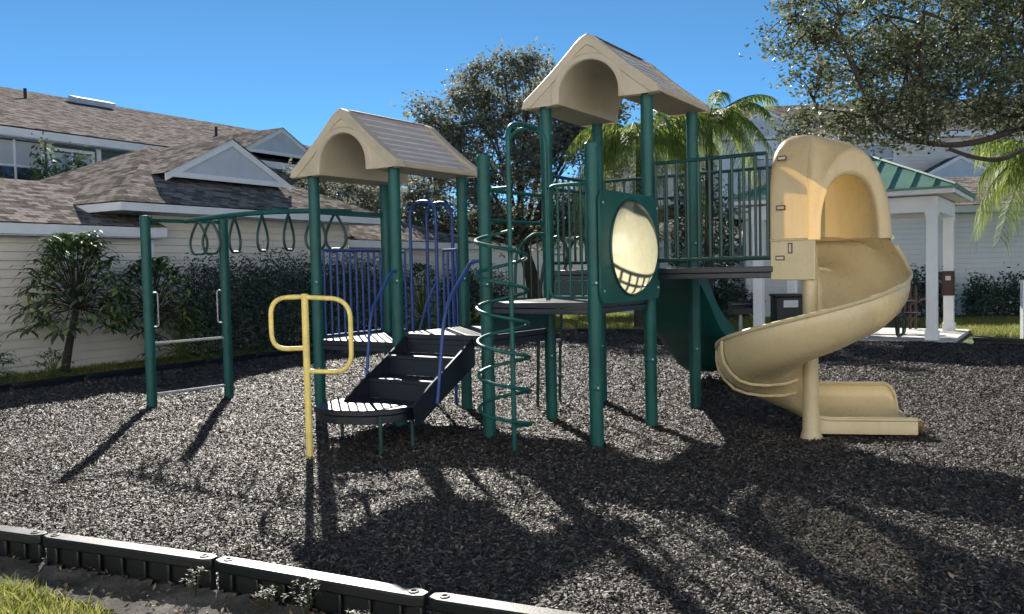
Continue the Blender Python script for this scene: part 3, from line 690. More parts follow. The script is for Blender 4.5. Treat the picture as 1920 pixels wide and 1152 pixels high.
for q, sg in ((L1, 1), (L2, -1)):
    qq = q+ld*sg*.01
    MB().tube(rounded([Z(qq+ld*sg*.05, 1.02), Z(qq+ld*sg*.12, 1.02), Z(qq+ld*sg*.12, 1.46), Z(qq+ld*sg*.05, 1.46)], .06, 6), .009, 8).build('grab_handle', 'galvanised', PS)
# stairs up to the middle deck
sl = B+u*.12; sw = u*.86; RUN = .305
st_ = MB(); heads = [(ZM, 0), (.80, 1), (.60, 2)]
for z_, k in heads[1:]:
    a_ = sl-v*RUN*k; m_ = a_+sw*.5+v*RUN*.5
    st_.box(Z(m_, z_-.02), (.86, RUN+.02, .04), u)
STAIR = bevel(st_.build('stairs', 'deck_coating', PS), .006, 2)
for z_, k in ((.80+.10, 0), (.60+.10, 1), (.40+.10, 2)):
    a_ = sl-v*(RUN*k-.012); m_ = a_+sw*.5; hgt_ = .196
    MB().box(Z(m_, z_-.0), (.85, .012, hgt_), u).build('stair_riser', 'deck_coating', STAIR)
def stringer(a_, w=.02):
    d0 = a_; m = MB(); pr = [(0.02, ZM-.02), (0.02, ZM-.30), (-RUN*2-.30, .22), (-RUN*2-.34, .42), (-RUN*2-.10, .58)]
    vs = [Z(d0+v*x+u*w_, z_) for w_ in (-w/2, w/2) for x, z_ in pr]; n = len(pr)
    m.add(vs, [tuple(range(n-1, -1, -1)), tuple(range(n, 2*n))]+[(i, (i+1) % n, n+(i+1) % n, n+i) for i in range(n)])
    return m.build('stringer', 'deck_coating', STAIR)
stringer(sl-u*.012); stringer(sl+sw+u*.012)
# stair hand rails
hr0 = sl-u*.03; 
MB().tube(rounded([Z(B+u*.05-v*.07, 1.66), Z(B+u*.06-v*.14, 1.66), Z(hr0-v*RUN*1.7, 1.26), Z(hr0-v*RUN*2.0, .56)], .16, 8), .0165, 10).build('handrail', 'blue_paint', STAIR)
hr1 = sl+sw+u*.035
MB().tube(rounded([Z(O-u*.06, 1.74), Z(O-u*.14-v*.05, 1.74), Z(hr1-v*RUN*1.55, 1.30), Z(hr1-v*RUN*2.05, .40)], .18, 8), .0185, 10).build('handrail', 'blue_paint', STAIR)
# low landing
LP = [(-1.90, 8.20), (-1.79, 8.56), (-1.58, 8.80), (-.80, 8.28), (-.93, 8.06), (-1.12, 7.90), (-1.36, 7.83), (-1.62, 7.90), (-1.80, 8.03)]
lp = MB().prism(LP, .345, .40); lp.prism([(x*.97-.04, y*.985+.12) for x, y in LP], .27, .343)
LAND = bevel(lp.build('landing', 'deck_coating', PS), .008, 2)
for x, y in ((-1.22, 7.86), (-.96, 8.10), (-1.72, 8.62)): MB().tube([(x, y, -.1), (x, y, .345)], .019, 10).build('leg', 'dark_green_paint', LAND)

# ------------------------------------------------------------------ tower roofs
def tower_roof(a, b, zb):
    """moulded gable roof over the posts a-b (front) and a+v.., zb = eave height"""
    d = (b-a).normalized(); w = V3((-d.y, d.x, 0)); w = w if w.y > 0 else -w
    m0 = (a+b)/2; dep = 1.2; Wd = .80; N = 40
    def at(x, s, z): return m0 + d*x + w*s + V3((0, 0, zb+z))
    def outer(dx=0, dz=0):
        o = []
        for i in range(N+1):
            t = 1-2*i/N; x = abs(t); W2 = Wd-dx
            if x > .985: o.append((math.copysign(W2, t), .0)); continue
            xx = x/.985
            z = .06+(.735-.06)*(1-xx) + .045*math.sin(PI*xx)*(-.6)
            z -= .09*math.exp(-(xx/.07)**1.6)*.55
            o.append((math.copysign(W2*xx, t), max(z-dz, .0)))
        return o
    def arch(r=.345, leg=.07):
        o = []
        for i in range(N+1):
            t = i/N
            if t < .08: o.append((r, leg*t/.08))
            elif t > .92: o.append((-r, leg*(1-t)/.08))
            else: a_ = PI*(t-.08)/.84; o.append((r*math.cos(a_), leg+r*math.sin(a_)))
        return o
    top = MB(); OU = outer(.015, .055)
    # plain inner skin, eave and vault
    AR = arch(); s0, s1 = -.06, dep+.06
    top.grid([[at(x, s, z) for x, z in AR] for s in (s0, dep*.33, dep*.66, s1)])
    for sg in (-1, 1):
        k = 0 if sg > 0 else N
        top.grid([[at(OU[k][0], s, 0), at(sg*.345, s, 0)] for s in (s0, s1)])
        top.grid([[at(sg*(Wd-.015), s, 0), at(sg*(Wd-.004), s, .02), at(sg*(Wd-.004), s, .05), at(sg*(Wd-.03), s, .055)] for s in (s0, s1)])
    root = top.build('roof', 'roof_plastic', PS, smooth=35)
    sh = MB(); nc = 9
    def slope(xx): 
        return (Wd-.02)*xx, .06+(.735-.06)*(1-xx)-.027*math.sin(PI*xx)-.045
    for sg in (-1, 1):
        pr = []
        for i in range(nc):
            x0, z0 = slope(1-i/nc*.97); x1, z1 = slope(1-(i+1)/nc*.97)
            pr += [(x0, z0+.016), (x1, z1+.0)]
        rows = []
        cols = [s0+(s1-s0)*j/24 for j in range(25)]
        sh.grid([[at(sg*x, s, z) for x, z in pr] for s in cols])
    rg = [(slope(.05)[0]*c_, slope(.03)[1]+.0+.012*(1-abs(c_))) for c_ in (-1.6, -.6, .6, 1.6)]
    sh.grid([[at(x, s, z+.01) for x, z in rg] for s in (s0, s1)])
    sh.build('shingle_field', 'roof_shingle_plastic', root, smooth=15)
    for s_out, s_in, sg in ((-.17, -.05, -1), (dep+.17, dep+.05, 1)):
        g_ = MB(); A1, O1 = arch(), outer()
        rows = [[at(x, s_in, z) for x, z in A1], [at(x, s_out-sg*.022, z) for x, z in A1]]
        f_in = [(x, z) for x, z in O1]
        A2 = arch(.415, .06)
        I2 = [(x*.87, max(0, (z-.055)*.90+.0)) for x, z in O1]
        rows += [[at(x, s_out-sg*.004, z) for x, z in arch(.355, .07)], [at(x, s_out-sg*.004, z) for x, z in A2], [at(x, s_out-sg*.024, z) for x, z in arch(.43, .06)]]
        I3 = [(x, max(z, 0)) for x, z in I2]
        rows += [[at(x, s_out-sg*.028, z) for x, z in I3], [at(x*1.012, s_out-sg*.012, z*1.012+.001) for x, z in I3],
                 [at(x*.995, s_out-sg*.0, max(0, z-.012)) for x, z in O1], [at(x, s_out-sg*.012, z) for x, z in O1], [at(x, s_in, z) for x, z in O1]]
        g_.grid(rows); g_.grid([[at(x, s_in, z) for x, z in O1], [at(x, s_in, z) for x, z in A1]])
        g_.build('gable', 'roof_plastic', root, smooth=28)
    return root
tower_roof(A, B, 2.745); tower_roof(E, F, 3.385)

# ------------------------------------------------------------------ wave slide at the back
def wave_slide():
    d = (G-Hb).normalized(); w = v; c0 = Hb.lerp(G, .5)
    prof = catmull([(0, 0, 1.62), (.25, 0, 1.57), (.65, 0, 1.28), (1.05, 0, .92), (1.4, 0, .72), (1.75, 0, .52), (2.15, 0, .26), (2.5, 0, .19), (2.85, 0, .18)], 6)
    rows = []
    for p in prof:
        s, z = p.x, p.z; sec = [(-.50, .20), (-.47, .235), (-.44, .20), (-.42, .05), (-.34, 0), (-.06, .01), (-.035, .09), (.035, .09), (.06, .01), (.34, 0), (.42, .05), (.44, .20), (.47, .235), (.50, .20), (.49, -.02), (.36, -.09), (.10, -.06), (-.10, -.06), (-.36, -.09), (-.49, -.02)]
        rows.append([c0 + d*x + w*(s+.05) + V3((0, 0, z+q)) for x, q in sec])
    m = MB().grid(rows, closed=True); n = len(rows[0]); N_ = len(m.v)
    m.f += [tuple(range(n-1, -1, -1)), tuple(range(N_-n, N_))]
    o = m.build('wave_slide', 'green_paint', PS, smooth=40)
    for s in (1.5, 2.6):
        q = c0+w*s; MB().tube([q+V3((0, 0, -.1)), q+V3((0, 0, .5 if s < 2 else .12))], .035, 10).build('support', 'green_paint', o)
    bar = c0+w*.12
    MB().tube(rounded([Z(bar-d*.5, 1.7), Z(bar-d*.5, 2.45), Z(bar+d*.5, 2.45), Z(bar+d*.5, 1.7)], .1, 5), .017, 8).build('grab_bar', 'dark_green_paint', o)
wave_slide()

# ------------------------------------------------------------------ spiral slide
def spiral_slide():
    c = V3((2.785, 8.12, 0)); phi0 = math.degrees(math.atan2(v.y, v.x)); TOT = phi0+281
    root = MB().lathe((c.x, c.y, -.12), [(.10, 0), (.10, .14), (.082, .20), (.072, .42), (.068, 1.2), (.07, 1.9), (.045, 1.94)], 24).build('spiral_slide', 'tan_plastic', PS)
    def station(t):
        """t<0 straight entry (metres), 0..TOT degrees of turn, above that straight exit (metres*100 past TOT)"""
        if t < 0: return c + u*t, v
        if t <= TOT: a = R(phi0-t); return c, V3((math.cos(a), math.sin(a), 0))
        a = R(phi0-TOT); rd = V3((math.cos(a), math.sin(a), 0)); return c + V3((rd.y, -rd.x, 0))*((t-TOT)/100), rd
    def zf(t):
        if t < 0: return 1.585+.02*(-t/.4)
        if t < 57: s = t/57; return 1.585-.40*(s*s*(1.6-.6*s))
        if t <= TOT: 
            s = (t-57)/(TOT-57); return 1.185-(1.185-.115)*s+.02*math.sin(PI*s)*(1-s)
        return max(.09, .115-.06*((t-TOT)/40))
    rows = []; rim = []; inn = []; out_w = []
    T = [-.33, -.22, -.11] + [TOT*i/72 for i in range(73)] + [TOT+95*k for k in (.2, .4, .6, .75, .87, .90, .93, .96, .98, 1.0)]
    for t in T:
        o, rd = station(t); z0 = zf(t)
        wv = 1 if t < 52 else max(0, 1-(t-52)/26); wv = wv*wv*(3-2*wv)
        ex = min(1, max(0, (t-250)/70)); end = min(1, max(0, (t-TOT-83)/12)) if t > TOT else 0
        rz = .43*(1-ex)+.32*ex; rz *= math.sqrt(max(0, 1-end**2))*.85+.15 if end else 1
        ie = .16*(1-ex)+.075*ex
        rr = .845*(1-wv)+.74*wv; zz = rz*(1-wv)+(1.865-z0)*wv
        k = min(1, zz/.43) if wv < .01 else 1
        sec = [(.055, ie), (.075, ie+.012), (.10, ie), (.14, .045*(1-ex)+.02*ex), (.24, .008), (.42, 0), (.58, .018*k), (.70, .065*k), (.785, .145*k), (.835, .235*k), (.852, .32*k)]
        if wv > 0: sec += [(.852-(.852-rr)*.35*wv, .32+(zz-.32)*.4), (.852-(.852-rr)*.7*wv, .32+(zz-.32)*.75)]
        else: sec += [(.851, .37*k), (.848, .40*k)]
        sec += [(rr, zz)]
        rows.append([o+rd*r+V3((0, 0, z0+q)) for r, q in sec])
        rim.append(o+rd*(rr+.010)+V3((0, 0, z0+zz-.004))); inn.append(o+rd*.07+V3((0, 0, z0+ie+.006)))
    tr = MB().grid(rows).build('slide_trough', 'tan_plastic', root, smooth=50)
    iw = next(i for i, t in enumerate(T) if t > 60)
    MB().tube(rim[iw:], .020, 8).build('rim', 'tan_plastic', tr)
    MB().tube(inn[-22:], .021, 10).build('inner_rim', 'tan_plastic', tr)
    # end lip and skirt of the exit
    m = MB(); ln = rows[-1]; m.grid([ln, [p+V3((.025, -.004, .006)) for p in ln], [p+V3((.055, -.01, -.015)) for p in ln], [V3((p.x+.06, p.y-.011, max(p.z-.10, .02))) for p in ln]])
    sk = [p for p in inn[-11:]]
    m.grid([sk, [V3((p.x, p.y-.012, p.z-.02)) for p in sk], [V3((p.x, p.y-.016, .035)) for p in sk]])
    m.build('exit_lip', 'tan_plastic', tr, smooth=40)
    # joint flanges on the underside
    for tt in (228, 262):
        o, rd = station(tt); z0 = zf(tt); pts = [o+rd*(r+.01)+V3((0, 0, z0+q-.012)) for r, q in ((.12, .03), (.24, -.002), (.42, -.01), (.58, .006), (.70, .05), (.79, .135), (.845, .225), (.865, .32), (.862, .42))]
        MB().tube(pts, .016, 8).build('flange', 'tan_plastic', tr)
    # hood: lofted arch over the entry, with an arched way out
    def hood_sec(o, rd, ri, ro, zt, zb_=1.865, e=.55, n=28):
        rm, hw = (ri+ro)/2, (ro-ri)/2; L = []
        for i in range(n+1):
            a = PI*i/n; cs, sn = math.cos(a), math.sin(a)
            L.append(o + rd*(rm-hw*math.copysign(abs(cs)**e, cs)) + V3((0, 0, zb_+(zt-zb_)*abs(sn)**e)))
        return L
    HS = []
    for s, zt in ((-.345, 2.70), (-.335, 2.76), (-.28, 2.835), (-.20, 2.875), (-.10, 2.875), (0, 2.86)): HS.append(hood_sec(*station(s), -.078, .87, zt, e=.48))
    for t in range(6, 61, 6):
        s = t/60; HS.append(hood_sec(*station(t), -.078+.115*s, .87-.12*s, 2.86-.10*s-.06*s*s, e=.50+.52*s))
    HS.append(hood_sec(*station(61.5), .045, .725, 2.665, e=1.0))
    HS.append(hood_sec(*station(62.5), .065, .685, 2.59, e=.94))
    HS.append(hood_sec(*station(63), .085, .635, 2.50, e=.84)); HS.append(hood_sec(*station(61.5), .095, .615, 2.468, e=.84)); HS.append(hood_sec(*station(57), .10, .61, 2.455, e=.84))
    hd = MB().grid(HS).build('slide_hood', 'hood_plastic', root, smooth=50)
    fl = [station(s)[0]+station(s)[1]*.88+V3((0, 0, 1.868)) for s in (-.33, -.2)]+[station(t)[0]+station(t)[1]*(.88-.125*t/60)+V3((0, 0, 1.868)) for t in range(0, 61, 6)]
    MB().tube(fl, .02, 8).build('flange', 'tan_plastic', hd)
    nr = [station(s)[0]+station(s)[1]*(-.084)+V3((0, 0, 1.868)) for s in (-.345, -.2, 0)]+[station(18)[0]+station(18)[1]*-.055+V3((0, 0, 1.868))]
    MB().tube(nr, .014, 8).build('flange', 'tan_plastic', hd)
    # near side panel under the hood
    pts2 = [(-.40, 1.50), (-.40, 1.862), (.06, 1.862), (.06, 1.50)]
    q0 = c+u*(-.345)-v*.076; q1 = c+u*.072-v*.076
    pn = MB().box((q0+q1)/2+V3((0, 0, 1.675)), ((q1-q0).length, .04, .37), u); bevel(pn.build('side_panel', 'tan_plastic', hd), .012, 3)
    for s, z_, vert in ((-.225, 2.63, 0), (-.24, 2.17, 0), (-.25, 1.70, 0), (-.155, 1.79, 1)):
        q = c+u*s-v*.096; sz = (.088, .010, .046) if not vert else (.044, .010, .10)
        pk = bevel(MB().box(Z(q, z_), sz, u).build('bolt_pocket', 'sign_brown', hd), .010, 3)
        MB().box(Z(q-v*.004, z_), (sz[0]-.022, .008, sz[2]-.022), u).build('bolt_cover', 'roof_plastic', pk)
    return root
spiral_slide()

# ------------------------------------------------------------------ yellow step loops
yl = thing('loop_post', 'yellow metal post with two rounded loops standing in mulch before the stairs', 'loop post', (-1.84, 7.73, 0))
yb = V3((-1.84, 7.73, 0)); yx = V3((.985, -.17, 0))
MB().lathe((yb.x, yb.y, -.1), [(.031, 0), (.031, 1.555), (.034, 1.56), (.030, 1.575)], 16).build('post', 'yellow_paint', yl)
MB().tube(rounded([Z(yb, 1.45), Z(yb-yx*.325, 1.44), Z(yb-yx*.325, .98), Z(yb, .99)], .16, 8), .021, 10).build('loop', 'yellow_paint', yl)
MB().tube(rounded([Z(yb, 1.445), Z(yb+yx*.42, 1.42), Z(yb+yx*.42, .775), Z(yb, .785)], .18, 8), .021, 10).build('loop', 'yellow_paint', yl)

# ------------------------------------------------------------------ buildings
bb = V3((.5, .866, 0)); bn = V3((.866, -.5, 0)); W0 = V3((-8.3, 17.0, 0))
def lap_wall(m, p0, p1, z0, z1, nrm, lap=.16, dep=.034):
    p0 = V3(p0); p1 = V3(p1); nrm = V3(nrm); z = z0
    prof = []
    while z < z1-1e-4:
        zz = min(z+lap, z1); prof += [(dep, z), (.006, zz-.022), (-.022, zz-.022), (-.022, zz)]; z = zz
    m.grid([[p+nrm*a+V3((0, 0, q)) for a, q in prof] for p in (p0, p1)]); return m
def roof_quad(m, e0, e1, t1, t0):
    """one slope: eave e0->e1, ridge t0->t1, UV in metres"""
    e0, e1, t1, t0 = map(V3, (e0, e1, t1, t0)); d = (e1-e0); d.normalize(); k = d.cross((t0-e0) if (t0-e0).length > .01 else (t1-e0)); up_ = k.cross(d).normalized()
    ps = [e0, e1, t1, t0] if (t1-t0).length > .01 else [e0, e1, t1]
    m.quad_uv(ps, [((p-e0).dot(d), (p-e0).dot(up_)) for p in ps]); return m
def bpt(t, d, z=0): return W0+bb*t+bn*d+V3((0, 0, z))
def board(parent, name, a, b, z0, z1, th, mat='white_trim'):
    a = V3(a); b = V3(b); d = (b-a); return MB().box((a+b)/2+V3((0, 0, (z0+z1)/2)), (d.length, th, z1-z0), d).build(name, mat, parent)
def window(parent, c, ax, w, h, nrm, mull=True, pane='glass_dark', blind=True):
    ax = V3(ax); nrm = V3(nrm); c = V3(c); m = MB(); f = .09
    for s in (-1, 1):
        m.box(c+ax*s*(w/2+f/2)+nrm*.02, (f, .06, h+2*f), ax); m.box(c+V3((0, 0, s*(h/2+f/2)))+nrm*.018, (w, .055, f), ax)
    if mull: m.box(c+nrm*.012, (.05, .05, h), ax)
    m.box(c+nrm*.010, (w, .045, .045), ax)
    fr = m.build('window', 'white_trim', parent)
    MB().box(c-nrm*.01, (w, .02, h), ax).build('pane', pane, fr)
    if blind: MB().box(c+V3((0, 0, h*.22))+nrm*.004, (w*.98, .006, h*.5), ax).build('blind', 'blind', fr)
    return fr
# left wing of the garages
gw = thing('garage', 'low tan sided garage wing with long shingle roof, behind the drooping plants', 'garage', bpt(-4, 0))
lap_wall(MB(), bpt(-12, 0), bpt(1.46, 0), -.05, 2.46, bn).build('wall', 'siding_tan', gw, smooth=0)
board(gw, 'fascia', bpt(-12, .37), bpt(1.62, .37), 2.49, 2.68, .03)
MB().box(bpt(-5.2, .18, 2.475), (13.4, .36, .02), bb).build('soffit', 'gable_board', gw)
MB().box(bpt(1.50, .02, 1.2), (.11, .05, 2.5), bb).build('corner_trim', 'white_trim', gw)
m = roof_quad(MB(), bpt(-12, .42, 2.70), bpt(1.60, .42, 2.70), bpt(1.60, -2.2, 3.76), bpt(-12, -2.2, 3.76)); roof_quad(m, bpt(1.6, -4.9, 2.70), bpt(-12, -4.9, 2.7), bpt(-12, -2.2, 3.76), bpt(1.6, -2.2, 3.76))
m.build('roof', 'shingle', gw, smooth=0)
MB().prism([tuple(bpt(-12, -.03)[:2]), tuple(bpt(1.4, -.03)[:2]), tuple(bpt(1.4, -4.5)[:2]), tuple(bpt(-12, -4.5)[:2])], -.05, 2.44).build('core', 'siding_tan', gw, smooth=0)
# hip roofed garage with gable
gh = thing('garage', 'tan sided garage with hipped shingle roof and white trimmed gable, behind the hanging rings', 'garage', bpt(4.5, 0))
lap_wall(MB(), bpt(1.58, -.02), bpt(7.85, -.02), -.05, 2.98, bn).build('wall', 'siding_tan', gh, smooth=0)
lap_wall(MB(), bpt(1.58, -6.6), bpt(1.58, -.04), 2.2, 2.98, -bb).build('side_wall', 'siding_tan', gh, smooth=0)
MB().prism([tuple(bpt(1.62, -.05)[:2]), tuple(bpt(7.83, -.05)[:2]), tuple(bpt(7.83, -6.6)[:2]), tuple(bpt(1.62, -6.6)[:2])], -.05, 2.97).build('core', 'siding_tan', gh, smooth=0)
board(gh, 'fascia', bpt(.30, .74), bpt(8.68, .74), 2.98, 3.14, .03); board(gh, 'fascia', bpt(.31, -6.9), bpt(.31, .72), 2.98, 3.14, .03)
MB().box(bpt(4.49, .36, 2.99), (8.3, .72, .02), bb).build('soffit', 'gable_board', gh); MB().box(bpt(.95, -3.5, 2.99), (1.24, 7.0, .02), bb).build('soffit', 'gable_board', gh)
m = MB(); e = [bpt(.27, .78, 3.16), bpt(8.72, .78, 3.16), bpt(8.72, -6.95, 3.16), bpt(.27, -6.95, 3.16)]; r0, r1 = bpt(3.8, -2.9, 4.92), bpt(5.2, -2.9, 4.92)
roof_quad(m, e[0], e[1], r1, r0); roof_quad(m, e[1], e[2], r1, r1); roof_quad(m, e[2], e[3], r0, r1); roof_quad(m, e[3], e[0], r0, r0)
rf = m.build('roof', 'shingle', gh, smooth=0)
def gable(parent, cpt, ax, nrm, hw, rise, back, mat_face='gable_board', ov=.18, bw=.16):
    """gable: face with boards, two roof slopes running back"""
    ax = V3(ax); nrm = V3(nrm); c = V3(cpt)
    m = MB(); f = [c-ax*hw, c+ax*hw, c+V3((0, 0, rise))]; m.add(f+[p-nrm*.05 for p in f], [(0, 1, 2), (5, 4, 3), (0, 3, 4, 1), (1, 4, 5, 2), (2, 5, 3, 0)])
    o = m.build('gable', mat_face, parent, smooth=0)
    pk = c+V3((0, 0, rise)); b_ = MB()
    for s in (-1, 1):
        q = c+ax*s*hw; dd = (q-pk).normalized(); nn = dd.cross(nrm).normalized()*s
        a0 = pk-dd*.02; a1 = q+dd*.22
        upv = V3((0, 0, 1))
        b_.add([a0+nrm*.06+upv*.06, a1+nrm*.06+upv*.06, a1+nrm*.06-upv*(bw-.06), a0+nrm*.06-upv*(bw-.06), a0+nrm*.02+upv*.06, a1+nrm*.02+upv*.06, a1+nrm*.02-upv*(bw-.06), a0+nrm*.02-upv*(bw-.06)],
               [(0, 1, 2, 3), (7, 6, 5, 4), (0, 4, 5, 1), (3, 2, 6, 7), (1, 5, 6, 2), (0, 3, 7, 4)])
    b_.box(c+nrm*.03+V3((0, 0, -.04)), (2*hw, .05, .12), ax)
    b_.build('barge_board', 'white_trim', o)
    r_ = MB()
    for s in (-1, 1):
        q = c+ax*s*(hw+.20)+V3((0, 0, -.20*rise/hw)); p0 = pk+nrm*(.10)+V3((0, 0, .075)); p1 = q+nrm*.10+V3((0, 0, .075))
        if s < 0: roof_quad(r_, p1-nrm*back, p1, p0, p0-nrm*back)
        else: roof_quad(r_, p1, p1-nrm*back, p0-nrm*back, p0)
    r_.build('gable_roof', 'shingle', o, smooth=0)
    return o
gable(gh, bpt(4.18, -.45, 3.98), bb, bn, 1.72, .86, 2.6)
# far garage of the row
g3 = thing('garage', 'low tan garage with hipped roof end, seen through the blue gateway hoops', 'garage', bpt(10.5, 0))
lap_wall(MB(), bpt(7.9, -.3), bpt(13.6, -.3), -.05, 2.36, bn).build('wall', 'siding_tan', g3, smooth=0)
MB().prism([tuple(bpt(7.9, -.34)[:2]), tuple(bpt(13.55, -.34)[:2]), tuple(bpt(13.55, -4.6)[:2]), tuple(bpt(7.9, -4.6)[:2])], -.05, 2.35).build('core', 'siding_tan', g3, smooth=0)
board(g3, 'fascia', bpt(7.7, .07), bpt(14.0, .07), 2.38, 2.57, .03); MB().box(bpt(10.85, -.12, 2.37), (6.2, .36, .02), bb).build('soffit', 'gable_board', g3)
m = MB(); e = [bpt(7.6, .12, 2.59), bpt(14.05, .12, 2.59), bpt(14.05, -5, 2.59)]
roof_quad(m, e[0], e[1], bpt(11.6, -2.4, 3.65), bpt(7.6, -2.4, 3.65)); roof_quad(m, e[1], e[2], bpt(11.6, -2.4, 3.65), bpt(11.6, -2.4, 3.65)); roof_quad(m, e[2], bpt(7.6, -5, 2.59), bpt(7.6, -2.4, 3.65), bpt(11.6, -2.4, 3.65))
m.build('roof', 'shingle', g3, smooth=0)
# two storey block behind, on the left
A0 = V3((-14.1, 24.0, 0))
def apt(s, d, z=0): return A0+bb*s+bn*d+V3((0, 0, z))
ap = thing('apartment_building', 'two storey dark sided apartment block with a long shingle roof, upper left', 'building', apt(2, -4))
lap_wall(MB(), apt(-14, -.5), apt(19, -.5), -.05, 5.75, bn, .18).build('wall', 'siding_teal', ap, smooth=0)
MB().prism([tuple(apt(-14, -.55)[:2]), tuple(apt(19, -.55)[:2]), tuple(apt(19, -19)[:2]), tuple(apt(-14, -19)[:2])], -.05, 5.7).build('core', 'siding_teal', ap, smooth=0)
board(ap, 'fascia', apt(-14, -.02), apt(19.5, -.02), 5.72, 5.95, .04); MB().box(apt(2.5, -.27, 5.70), (33, .5, .02), bb).build('soffit', 'gable_board', ap)
m = MB(); roof_quad(m, apt(-14, .05, 5.98), apt(19.5, .05, 5.98), apt(19.5, -10.0, 9.25), apt(-14, -10.0, 9.25)); roof_quad(m, apt(19.5, -20, 5.98), apt(-14, -20, 5.98), apt(-14, -10, 9.25), apt(19.5, -10, 9.25))
aroof = m.build('roof', 'shingle', ap, smooth=0)
for s, d, k in ((5.4, -7.3, 0), (12.2, -5.0, 0)):
    z_ = 5.98+(.05-d)*.3255
    MB().tube([apt(s, d, z_-.1), apt(s, d, z_+.36)], .06, 8).build('vent_pipe', 'black_metal', aroof)
MB().box(apt(9.0, -8.6, 5.98+8.65*.3255+.14), (1.8, .5, .22), bb, bn+V3((0, 0, -.3))).build('ridge_vent', 'gable_board', aroof)
for s, w_ in ((-3.4, 1.5), (.85, 1.55), (2.62, 1.25), (7.5, 1.5)): window(ap, apt(s, -.46, 4.95 if s < 2 else 4.75), bb, w_, 1.5, bn)
for s in (1.9, 3.5, -.3): board(ap, 'corner_board', apt(s-.07, -.46), apt(s+.07, -.46), 2.8, 5.7, .05)
gable(ap, apt(10.8, .10, 6.28), bb, bn, 1.75, .90, 5.0); gable(ap, apt(15.5, .10, 6.28), bb, bn, 1.5, .8, 5.0)
# added unseen pale block and paving behind the camera, bouncing sunlight into the shade
pl_ = MB().add([(-40, -14, -.046), (40, -14, -.046), (40, -1.2, -.046), (-40, -1.2, -.046)], [(0, 1, 2, 3)]).build('bounce_pavement', 'concrete', smooth=0); kind(pl_, 'structure')
ab = thing('apartment_building', 'added pale four storey block, unseen behind the camera, bouncing sunlight into the shade', 'building', (0, -10, 0))
lap_wall(MB(), (34, -7, 0), (-34, -7, 0), -.05, 11.6, (0, 1, 0), .2).build('wall', 'white_trim', ab, smooth=0)
MB().box((0, -13, 5.75), (68, 11.9, 11.6)).build('core', 'white_trim', ab, smooth=0); board(ab, 'fascia', (34.5, -6.5, 0), (-34.5, -6.5, 0), 11.6, 11.85, .04)
m = MB(); roof_quad(m, (34.5, -6.4, 11.87), (-34.5, -6.4, 11.87), (-34.5, -13, 14.2), (34.5, -13, 14.2)); roof_quad(m, (-34.5, -19.6, 11.87), (34.5, -19.6, 11.87), (34.5, -13, 14.2), (-34.5, -13, 14.2)); m.build('roof', 'shingle', ab, smooth=0)
for fl in range(4):
    for k in range(9): window(ab, (-32+8*k, -6.96, 1.6+3*fl), (-1, 0, 0), 1.5, 1.4, (0, 1, 0))
# garage row along the back
def plain_garage(name, label, q0, q1, nrm, z1, rise, depth, mat='siding_tan', posts=()):
    q0 = V3((*q0, 0)); q1 = V3((*q1, 0)); d = (q1-q0).normalized(); nrm = V3((d.y, -d.x, 0)); Ln = (q1-q0).length
    t = thing(name, label, 'garage', (q0+q1)/2)
    lap_wall(MB(), q0, q1, -.05, z1-.03, nrm).build('wall', mat, t, smooth=0)
    MB().prism([tuple((q0-nrm*.04)[:2]), tuple((q1-nrm*.04)[:2]), tuple((q1-nrm*depth)[:2]), tuple((q0-nrm*depth)[:2])], -.05, z1-.04).build('core', mat, t, smooth=0)
    board(t, 'fascia', q0-d*.35+nrm*.37, q1+d*.35+nrm*.37, z1, z1+.20, .03); MB().box((q0+q1)/2+nrm*.18+V3((0, 0, z1-.01)), (Ln+.4, .36, .02), d).build('soffit', 'gable_board', t)
    m = MB(); e = [q0-d*.4+nrm*.42, q1+d*.4+nrm*.42, q1+d*.4-nrm*(depth+.4), q0-d*.4-nrm*(depth+.4)]; e = [p+V3((0, 0, z1+.22)) for p in e]; hw = depth/2+.4
    r0 = q0+d*(hw-.4)-nrm*(depth/2)+V3((0, 0, z1+.22+rise)); r1 = q1-d*(hw-.4)-nrm*(depth/2)+V3((0, 0, z1+.22+rise))
    roof_quad(m, e[0], e[1], r1, r0); roof_quad(m, e[1], e[2], r1, r1); roof_quad(m, e[2], e[3], r0, r1); roof_quad(m, e[3], e[0], r0, r0); m.build('roof', 'shingle', t, smooth=0)
    for s in posts: MB().box(q0+d*s+nrm*.03+V3((0, 0, z1/2)), (.13, .05, z1), d).build('corner_trim', 'white_trim', t)
    return t
plain_garage('garage', 'low pale garage across the back, seen under the bridge rails', (4.7, 28.6), (9.2, 29.6), 0, 2.30, 1.4, 6, 'siding_blue', (.1, 4.5))
plain_garage('garage', 'distant low garage behind the lit lawn and the coil climber', (-7, 52), (9, 55.5), 0, 3.0, 1.5, 6, 'siding_blue', (.1, 6.0, 13.7))
plain_garage('garage', 'pale sided garage behind the green roofed pavilion at right', (7.6, 28.3), (24, 25.2), 0, 3.12, 1.2, 7, 'siding_blue', (.1, 14.2))
